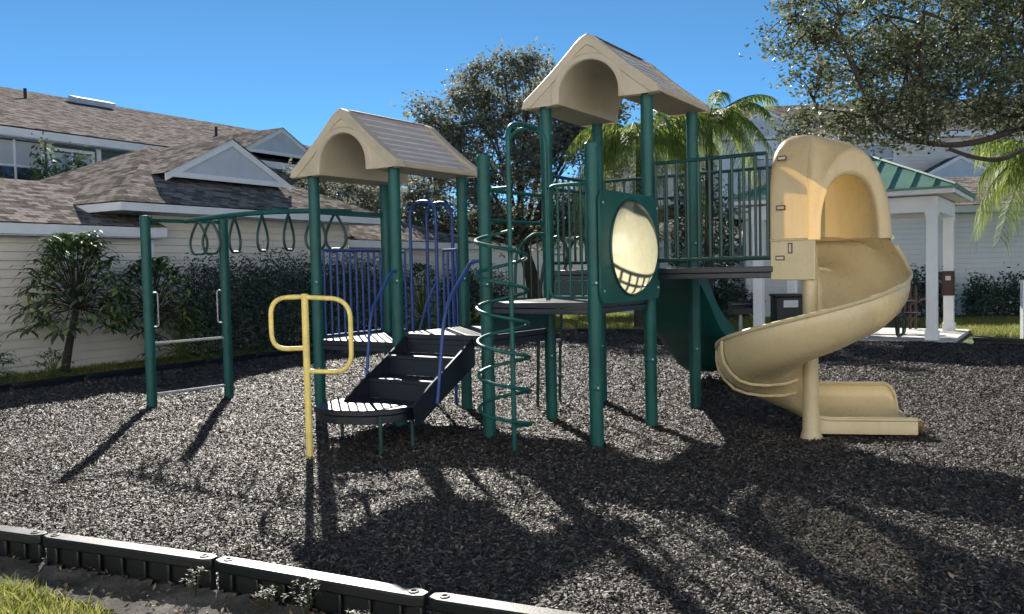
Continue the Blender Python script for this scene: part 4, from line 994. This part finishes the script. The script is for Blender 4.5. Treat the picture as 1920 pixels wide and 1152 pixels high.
# apartment block behind on the right
ar = thing('apartment_building', 'tan apartment block with gable and white framed windows, behind the oak branches', 'building', (16, 44, 0))
fx = V3((.998, -.06, 0)); fn = V3((-.06, -.998, 0)); C0 = V3((4.5, 42.5, 0))
def cpt(s, d, z=0): return C0+fx*s+fn*d+V3((0, 0, z))
lap_wall(MB(), cpt(0, 0), cpt(34, 0), -.05, 7.5, fn, .18).build('wall', 'siding_tan', ar, smooth=0)
MB().prism([tuple(cpt(0, -.05)[:2]), tuple(cpt(34, -.05)[:2]), tuple(cpt(34, -11)[:2]), tuple(cpt(0, -11)[:2])], -.05, 7.45).build('core', 'siding_tan', ar, smooth=0)
board(ar, 'fascia', cpt(-.5, .5), cpt(34.5, .5), 7.45, 7.7, .04)
m = MB(); e = [cpt(-.5, .55, 7.72), cpt(34.5, .55, 7.72), cpt(34.5, -11.5, 7.72), cpt(-.5, -11.5, 7.72)]; r0, r1 = cpt(5, -5.5, 10.2), cpt(34.5, -5.5, 10.2)
roof_quad(m, e[0], e[1], r1, r0); roof_quad(m, e[2], e[3], r0, r1); roof_quad(m, e[3], e[0], r0, r0); m.build('roof', 'shingle', ar, smooth=0)
gable(ar, cpt(7.6, .95, 7.62), fx, fn, 2.3, 1.25, 6)
MB().box(cpt(7.6, .45, 3.7), (4.4, .9, 7.5), fx).build('bay', 'siding_blue', ar, smooth=0)
for s, z_, w_ in ((4.2, 4.7, 1.5), (12.8, 6.55, 2.0), (18.7, 6.5, 1.6), (21.3, 6.5, 1.6), (26, 6.5, 1.6), (2.1, 4.7, 1.2), (13, 3.6, 1.8), (18.7, 3.6, 1.6)): window(ar, cpt(s, .03, z_), fx, w_, 1.3, fn)
window(ar, cpt(7.6, .93, 5.9), fx, 1.6, 1.4, fn)
MB().box(cpt(3.5, .04, 3.4), (.95, .05, 2.1), fx).build('door', 'door_maroon', ar)
gable(ar, cpt(16.3, 1.4, 5.35), fx, fn, 2.0, 1.05, 1.6)
MB().box(cpt(16.3, .7, 2.6), (3.6, 1.3, 5.3), fx).build('porch', 'siding_tan', ar, smooth=0)

# ------------------------------------------------------------------ pavilion
e1 = V3((.546, .838, 0)); e2 = V3((-.838, .546, 0)); K0 = V3((8.6, 17.8, 0))
def kp(a, b_, z=0): return K0+e1*a+e2*b_+V3((0, 0, z))
DA, DB = 2.75, 3.57
pv = thing('pavilion', 'open pavilion with green standing seam roof and white columns', 'pavilion', kp(DA/2, DB/2))
for a, b_ in ((0, 0), (DA, 0), (0, DB), (DA, DB)):
    o = MB().box(kp(a, b_, 1.34), (.21, .21, 2.62), e1).build('column', 'white_trim', pv); bevel(o, .012, 2)
    MB().box(kp(a, b_, .12), (.25, .25, .18), e1).build('column_base', 'white_trim', o)
    MB().box(kp(a, b_, 2.60), (.25, .25, .07), e1).build('column_capital', 'white_trim', o)
for (a0, b0, a1, b1) in ((0, 0, DA, 0), (0, DB, DA, DB), (0, 0, 0, DB), (DA, 0, DA, DB)):
    p0, p1 = kp(a0, b0), kp(a1, b1); dd = (p1-p0).normalized(); ex = .12 if a0 == a1 else -.12
    MB().box((p0+p1)/2+V3((0, 0, 2.80)), ((p1-p0).length+2*ex-.004, .236, .32), dd).build('beam', 'white_trim', pv)
ov = .45; zc = 3.12
for (a0, b0, a1, b1, ex) in ((-ov, -ov, DA+ov, -ov, 0), (-ov, DB+ov, DA+ov, DB+ov, 0), (-ov, -ov, -ov, DB+ov, .02), (DA+ov, -ov, DA+ov, DB+ov, .02)):
    p0, p1 = kp(a0, b0), kp(a1, b1); dd = (p1-p0).normalized(); MB().box((p0+p1)/2+V3((0, 0, zc-.07)), ((p1-p0).length+ex-.022, .03, .13), dd).build('fascia', 'white_trim', pv)
MB().box(kp(DA/2, DB/2, zc-.13), (DA+.84, DB+.84, .02), e1).build('soffit', 'siding_tan', pv)
m = MB(); ov2 = .50; c4 = [kp(-ov2, -ov2, zc), kp(-ov2, DB+ov2, zc), kp(DA+ov2, DB+ov2, zc), kp(DA+ov2, -ov2, zc)]
hh2 = DA/2+ov2; r0, r1 = kp(DA/2, -ov2+hh2, zc+.86), kp(DA/2, DB+ov2-hh2, zc+.86)
m.add([*c4, r0, r1], [(0, 4, 5, 1), (1, 5, 2), (2, 5, 4, 3), (3, 4, 0)])
m.add([p-V3((0, 0, .05)) for p in c4]+c4, [(0, 1, 5, 4), (1, 2, 6, 5), (2, 3, 7, 6), (3, 0, 4, 7)])
rf = m.build('roof', 'metal_roof_green', pv, smooth=0)
sm = MB()
def seams(pa, pb, ta, tb, n):
    for k in range(1, n):
        f = k/n; q = pa.lerp(pb, f); L0 = (pb-pa).length; d = (pb-pa).normalized()
        # seam runs straight up the slope until it meets a hip or the ridge
        x = f*L0; xa = (ta-pa).dot(d); xb = (tb-pa).dot(d)
        upv = ((ta-pa)-d*xa); g_ = min(1, x/xa if xa > 0 else 1, (L0-x)/(L0-xb) if L0-xb > 0 else 1)
        e_ = q+upv*g_; nn = d.cross(upv).normalized(); nn = nn if nn.z > 0 else -nn
        sm.box((q+e_)/2+nn*.016, ((e_-q).length, .022, .032), (e_-q).normalized(), d)
seams(c4[0], c4[1], r0, r1, 11); seams(c4[3], c4[0], r0, r0, 9); seams(c4[1], c4[2], r1, r1, 9); seams(c4[2], c4[3], r1, r0, 11)
sm.build('roof_seams', 'metal_roof_green', rf, smooth=0)
cp = MB()
for a_, b_ in ((c4[0], r0), (c4[3], r0), (c4[1], r1), (c4[2], r1), (r0, r1)): cp.tube([a_+V3((0, 0, .02)), b_+V3((0, 0, .025))], .035, 6)
cp.build('ridge_cap', 'metal_roof_green', rf)
sl_ = MB().prism([tuple(kp(-.35, -.40)[:2]), tuple(kp(DA+.5, -.40)[:2]), tuple(kp(DA+.5, DB+.5)[:2]), tuple(kp(-.35, DB+.5)[:2])], -.045, .03).build('patio', 'concrete', smooth=0); kind(sl_, 'structure')
# picnic table under it
pt_ = thing('picnic_table', 'black metal picnic table with two benches under the green roofed pavilion', 'picnic table', kp(1.0, 1.35, .03))
c = kp(1.0, 1.35, .03); MB().box(c+V3((0, 0, .74)), (.75, 1.75, .04), e1).build('table_top', 'black_metal', pt_)
for s in (-1, 1):
    MB().box(c+e1*s*.66+V3((0, 0, .45)), (.27, 1.75, .035), e1).build('bench', 'black_metal', pt_)
    MB().tube(rounded([c+e2*s*.6-e1*.7+V3((0, 0, .43)), c+e2*s*.6-e1*.5+V3((0, 0, .02)), c+e2*s*.6+e1*.5+V3((0, 0, .02)), c+e2*s*.6+e1*.7+V3((0, 0, .43))], .12, 6), .025, 8).build('leg', 'black_metal', pt_)
    MB().tube([c+e2*s*.6-e1*.3+V3((0, 0, .02)), c+e2*s*.6-e1*.25+V3((0, 0, .72))], .025, 8).build('leg', 'black_metal', pt_)
    MB().tube([c+e2*s*.6+e1*.3+V3((0, 0, .02)), c+e2*s*.6+e1*.25+V3((0, 0, .72))], .025, 8).build('leg', 'black_metal', pt_)
# notice board on the rear right column
nb = thing('notice_board', 'dark brown notice board fixed to the rear right pavilion column', 'notice board', kp(DA-.125, -.0, .8))
q = kp(DA-.118, 0, 1.12); MB().box(q, (.025, .27, .56), e1).build('panel', 'sign_brown', nb); MB().box(q-e1*.016+V3((0, 0, .12)), (.008, .11, .10), e1).build('notice', 'clear_label', nb)
fr = MB()
for s in (-1, 1): fr.box(q-e1*.012+e2*s*.125, (.03, .022, .56), e1); fr.box(q-e1*.0115+V3((0, 0, s*.27)), (.028, .23, .022), e1)
fr.build('frame', 'maroon_paint', nb)
# maroon pipe frame
mf = thing('pipe_frame', 'maroon steel pipe frame with a slanted arm beside the pavilion', 'exercise frame', (9.5, 20.75, 0)); c = V3((9.5, 20.75, 0))
for dx, h in ((-.14, 1.30), (0, 1.22), (.14, 1.05)): MB().tube([c+V3((dx, .1*dx, -.1)), c+V3((dx, .1*dx, h))], .035, 10).build('upright', 'maroon_paint', mf)
MB().tube(catmull([c+V3((-.14, 0, 1.25)), c+V3((-.3, 0, 1.5)), c+V3((-.55, .0, 1.85))], 5), .04, 10).build('arm', 'maroon_paint', mf)
MB().tube([c+V3((.0, 0, .62)), c+V3((.42, -.1, .78))], .025, 8).build('handle', 'maroon_paint', mf); MB().tube([c+V3((-.2, 0, .28)), c+V3((.2, 0, .28))], .022, 8).build('foot_bar', 'maroon_paint', mf)
# barbecue grill on a post
gr = thing('barbecue', 'dark park barbecue on a grey post, between the green slide and spiral slide', 'barbecue', (5.62, 21.4, 0)); c = V3((5.62, 21.4, 0))
MB().tube([c+V3((0, 0, -.1)), c+V3((0, 0, .46))], .045, 12).build('post', 'galvanised', gr)
m = MB(); z0, z1 = .46, .74
m.box(c+V3((0, 0, z0)), (.52, .40, .02), fx)
for s in (-1, 1): m.box(c+fx*s*.25+V3((0, 0, (z0+z1)/2)), (.02, .40, z1-z0), fx)
m.box(c+V3((0, .19, (z0+z1)/2)), (.48, .02, z1-z0), fx); m.box(c+V3((0, -.19, z0+.07)), (.48, .02, .12), fx)
m.build('firebox', 'black_metal', gr)
m = MB()
for k in range(9): m.tube([c+V3((-.22+.055*k, -.18, z1-.05)), c+V3((-.22+.055*k, .17, z1-.05))], .008, 6)
m.build('grate', 'galvanised', gr)
MB().tube([c+V3((.06, .0, z1-.06)), c+V3((.06, 0, z1+.24))], .018, 8).build('stem', 'black_metal', gr); MB().tube([c+V3((-.06, .0, z1+.25)), c+V3((.19, 0, z1+.23))], .02, 8).build('handle', 'black_metal', gr)
# dark waste bin
tb = thing('waste_bin', 'square black waste bin with a pale label, left of the spiral slide post', 'waste bin', (6.70, 21.2, .03)); c = V3((6.70, 21.2, .03))
bevel(MB().box(c+V3((0, 0, .40)), (.66, .6, .86), fx).build('body', 'black_metal', tb), .03, 3); bevel(MB().box(c+V3((0, 0, .86)), (.71, .65, .06), fx).build('lid', 'black_metal', tb), .015, 2)
MB().box(c+V3((-.0, -.306, .66)), (.34, .01, .17), fx).build('label_plate', 'clear_label', tb)
wp = thing('bollard', 'slim white post on the lit grass at the right photo edge', 'post', (10.19, 17.3, 0)); MB().box((10.19, 17.3, .56), (.10, .10, 1.24)).build('shaft', 'white_trim', wp); MB().box((10.19, 17.3, 1.20), (.13, .13, .05)).build('cap', 'white_trim', wp)

# ------------------------------------------------------------------ plants
q = bpt(-1.05, 1.0); finger_plant('finger_plant', 'large drooping finger leaved plant on a leaning trunk, by the left wing wall', (q.x, q.y, -.05), 2.35, .80, 105, 10, .42, [(q.x-.12, q.y, -.1), (q.x, q.y, .5), (q.x+.16, q.y, 1.15)], hz=.52)
q = bpt(.62, 1.0); finger_plant('finger_plant', 'drooping finger leaved plant behind the near ladder post', (q.x, q.y, -.05), 2.0, .75, 85, 10, .38, [(q.x, q.y, -.1), (q.x+.05, q.y, .5), (q.x+.1, q.y, .95)], hz=.5)
q = bpt(1.25, 1.15); finger_plant('finger_plant', 'low bright finger leaved plant between the two ladder posts', (q.x, q.y, -.05), 1.2, .62, 50, 10, .28, hz=.8)
q = bpt(-2.9, 1.15); finger_plant('finger_plant', 'small finger leaved plant cut by the left photo edge', (q.x, q.y, -.05), 1.0, .6, 50, 10, .28, hz=.7)
q = bpt(-1.7, 1.5); finger_plant('finger_plant', 'tiny finger leaved seedling at the foot of the leaning trunk', (q.x, q.y, -.05), .5, .35, 18, 9, .2, hz=.8)
for (t0, t1, h, lab) in ((1.75, 3.75, 1.78, 'dark hedge just right of the far ladder post, under the hanging rings'), (3.75, 6.1, 1.86, 'dark hedge behind the yellow loops and front left tower post'), (6.1, 8.7, 1.8, 'dark hedge behind the blue balusters of the low tower'), (11.3, 14.2, 1.5, 'dark hedge right of the gateway hoops, before the far garage')):
    q = bpt((t0+t1)/2, .95); bush('hedge', lab, (q.x, q.y, -.05), (t1-t0, 1.1, h), (.5, .866), 'hedge_leaf', int(5200*(t1-t0)), .10, 'hedges along the garage wall', spiky=.10)
q = bpt(10.1, .75); finger_plant('finger_plant', 'spiky dark shrub framed by the blue gateway hoops', (q.x, q.y, -.05), 1.9, .75, 90, 11, .30, hz=.85)
q = apt(1.7, .9); bush('shrub', 'leafy shrub rising over the left wing roof, before the apartment windows', (q.x, q.y, -.05), (2.3, 1.2, 4.35), (.5, .866), 'finger_leaf', 16000, .19, cat='shrub', spiky=.3)
q = apt(-.9, .9); bush('shrub', 'leafy shrub over the left wing roof at the very left edge', (q.x, q.y, -.05), (1.6, 1.2, 3.95), (.5, .866), 'finger_leaf', 11000, .19, cat='shrub', spiky=.3)
bush('shrub', 'dark shrub right behind the notice board', (12.2, 25.6, -.05), (1.3, 1.0, 1.25), (1, -.17), 'hedge_leaf', 5000, .12, 'shrubs at the right wall', cat='shrub', spiky=.12)
bush('shrub', 'dark wide shrub against the pale wall at the right edge', (14.3, 25.3, -.05), (1.9, 1.0, .95), (1, -.17), 'hedge_leaf', 7000, .12, 'shrubs at the right wall', cat='shrub', spiky=.15)
bush('shrub', 'low dark shrub between the pavilion columns, behind the pipe frame', (10.2, 26.2, -.05), (1.6, .9, 1.1), (1, -.17), 'hedge_leaf', 5000, .12, 'shrubs at the right wall', cat='shrub', spiky=.12)
bush('shrub', 'low dark shrub by the back garage, left of the barbecue', (6.4, 28.2, -.05), (3.2, 1.0, .8), (1, .2), 'hedge_leaf', 7000, .14, 'shrubs at the back wall', cat='shrub', spiky=.1)
# weeds by the near border
for x, y, h, lab in ((-.98, 3.95, .17, 'taller pale weed under the third border timber'), (-1.2, 4.06, .12, 'short curling weed left of the tallest weed'), (-.70, 3.78, .10, 'smallest weed at the bottom edge, right of the tallest one'), (-1.60, 4.26, .13, 'thin weed at the joint of the second and third timbers')):
    t = thing('weed', lab, 'weed', (x, y, .05), 'weeds along the near border'); V = []; F_ = []; m = MB()
    for k in range(7):
        az = random.uniform(0, 6.28); d = V3((math.cos(az), math.sin(az), 0)); hh_ = h*random.uniform(.6, 1.15); ln = h*random.uniform(.2, .75)
        pts = catmull([(x, y, .04), V3((x, y, .05+hh_*.65))+d*ln*.25, V3((x, y, .05+hh_))+d*ln*.7, V3((x, y, .05+hh_*.8))+d*ln], 4); m.tube(pts, [.003-.0018*i/len(pts) for i in range(len(pts))], 4)
        for p in pts[3:]:
            for _ in range(2):
                a2 = random.uniform(0, 6.28); dd = V3((math.cos(a2), math.sin(a2), random.uniform(-.2, .6)))*.022; w_ = V3((-math.sin(a2), math.cos(a2), 0))*.0028; o = len(V)
                V += [tuple(p), tuple(p+dd*.5+w_), tuple(p+dd), tuple(p+dd*.5-w_)]; F_ += [(o, o+1, o+2), (o, o+2, o+3)]
    np_mesh('leaves', V, F_, 'weed_leaf', t, (x, y, .05)); m.build('stem', 'weed_leaf', t)

# ------------------------------------------------------------------ trees
def ray_at(x, y, Y):
    """helper used while laying out crowns: metric point at depth Y seen at photo pixel x,y"""
    f = 1632.; d = fwd + rt2*((x-960)/f) - up2*((y-576)/f); k = Y/d.y; return (d.x*k, Y, H+d.z*k)
OAK = [(1475, 48, 55, 12.6), (1530, 92, 60, 12.9), (1560, 25, 75, 13.2), (1530, 165, 50, 12.2), (1495, 225, 42, 12.4), (1490, 265, 38, 12.6), (1580, 240, 62, 12.8), (1600, 150, 70, 13.4), (1650, 55, 100, 13.6), (1700, 150, 105, 13.2), (1650, 215, 70, 12.6), (1780, 55, 120, 13.8), (1800, 170, 110, 13.0), (1720, 235, 60, 12.6), (1880, 110, 70, 13.4), (1890, 220, 80, 12.8), (1850, 10, 60, 13.6), (1950, 180, 90, 13.5), (1960, 60, 110, 14), (1640, -70, 110, 13.5), (1800, -110, 140, 14), (1960, -90, 140, 14.5), (2080, 120, 140, 14), (2080, -40, 150, 14.5), (1700, 110, 80, 14.8), (1830, 90, 90, 15)]
blobs = []
for x, y, r, Y in OAK:
    p = ray_at(x, y, Y); blobs.append((*p, r*Y/1632))
lim = [([ray_at(2140, 300, 14.3), ray_at(1990, 225, 13.6), ray_at(1920, 238, 13.0), ray_at(1850, 262, 12.7), ray_at(1790, 272, 12.6), ray_at(1735, 268, 12.6), ray_at(1690, 258, 12.6), ray_at(1650, 232, 12.6), ray_at(1590, 212, 12.7), ray_at(1530, 205, 12.8)], .062, .012),
       ([ray_at(2140, 300, 14.3), ray_at(1960, 275, 13.3), ray_at(1880, 298, 12.7), ray_at(1830, 296, 12.5), ray_at(1780, 280, 12.5)], .042, .028),
       ([ray_at(1735, 268, 12.6), ray_at(1730, 180, 12.9), ray_at(1725, 90, 13.2), ray_at(1735, 0, 13.4)], .05, .015),
       ([ray_at(1650, 232, 12.6), ray_at(1610, 150, 12.8), ray_at(1560, 60, 12.9), ray_at(1490, 40, 12.7)], .04, .008),
       ([ray_at(1980, 225, 13.6), ray_at(1930, 60, 13.8), ray_at(1900, -100, 14)], .1, .04)]
tb_ = ray_at(2150, 640, 14.3)
tree('oak_tree', 'near dark oak reaching in from the upper right on crooked limbs', 'tree', (tb_[0], tb_[1], -.1), blobs, 'oak_leaf', .075, 3600, .22, lim, .12, 60, forkpt=ray_at(2140, 300, 14.3), lr=.13)
MID = [(808, 212, 34), (835, 255, 42), (880, 190, 48), (905, 155, 40), (945, 135, 38), (1000, 140, 42), (1040, 170, 50), (960, 215, 66), (1030, 240, 66), (890, 275, 62), (990, 310, 66), (1080, 270, 62), (1125, 200, 48), (1140, 300, 50), (860, 335, 52), (930, 360, 62), (1040, 380, 62), (800, 360, 46), (1110, 380, 52), (770, 390, 36), (780, 300, 30), (830, 405, 46), (900, 418, 46), (965, 428, 46), (1040, 432, 46), (1110, 432, 46), (765, 425, 36)]
blobs = [(*ray_at(x, y, Y_), r*Y_/1632) for (x, y, r) in MID for Y_ in (33+random.uniform(-1.6, 1.6),)]
tree('oak_tree', 'grey green oak with a lobed crown, between the two tower roofs', 'tree', (.95, 33, -.05), blobs, 'far_oak_leaf', .175, 1500, .27, None, .235, 24, fork=.45, lr=.35)
LOW = [(560, 335, 24), (600, 360, 34), (640, 375, 38), (690, 365, 34), (720, 390, 30), (590, 400, 30), (665, 410, 36)]
blobs = [(*ray_at(x, y, 30), r*30/1632) for x, y, r in LOW]
tree('oak_tree', 'low dark tree behind the garage roof, under the left tower roof', 'tree', (-6.2, 30.3, -.05), blobs, 'far_oak_leaf', .16, 1500, .16, None, .2, 24)
palm('palm_tree', 'bright yellow green palm between the posts of the right tower', (3.5, 24.0, -.05), 5.2, 26, 2.4, 'palms behind the playground', .6, 1.1, (.1, 0), 2.1)
palm('palm_tree', 'taller palm right of the right tower roof, its fronds against blue sky', (5.75, 25.5, -.05), 5.9, 24, 2.2, 'palms behind the playground', .5, .9, (.1, 0), 1.7)
palm('palm_tree', 'palm whose light green fronds hang before the pale garage eave at right', (14.5, 23.4, -.05), 4.3, 26, 2.3, 'palms at the right', .55, 1.3, (.0, 0), 1.6)
palm('palm_tree', 'palm outside the right edge, only its frond tips showing', (16.6, 23.2, -.05), 4.1, 22, 2.0, 'palms at the right', .42, 1.0, (.1, 0), 1.5)
bush('shrub', 'dark leafy shrub at the foot of the taller palm', (5.9, 26.6, -.05), (1.8, 1.4, 3.7), (1, 0), 'hedge_leaf', 5000, .2, cat='shrub', spiky=.3)
# far trees beyond the lawn
for k, (x, y, h) in enumerate(((-2.4, 66, 5.0), (1.5, 68, 5.5), (8.0, 70, 6.5))):
    bl = [(x+random.uniform(-2, 2), y+random.uniform(-1, 1), h*random.uniform(.4, .85), random.uniform(.9, 1.4)) for _ in range(9)]
    tree('far_tree', ['far tree low behind the mid deck', 'far tree behind the coil climber', 'far tree behind the window panel'][k], 'tree', (x, y, -.05), bl, 'far_oak_leaf', .28, 400, .2, None, .35, 10)
print('faces', sum(len(o.data.polygons) for o in bpy.data.objects if o.type == 'MESH'))
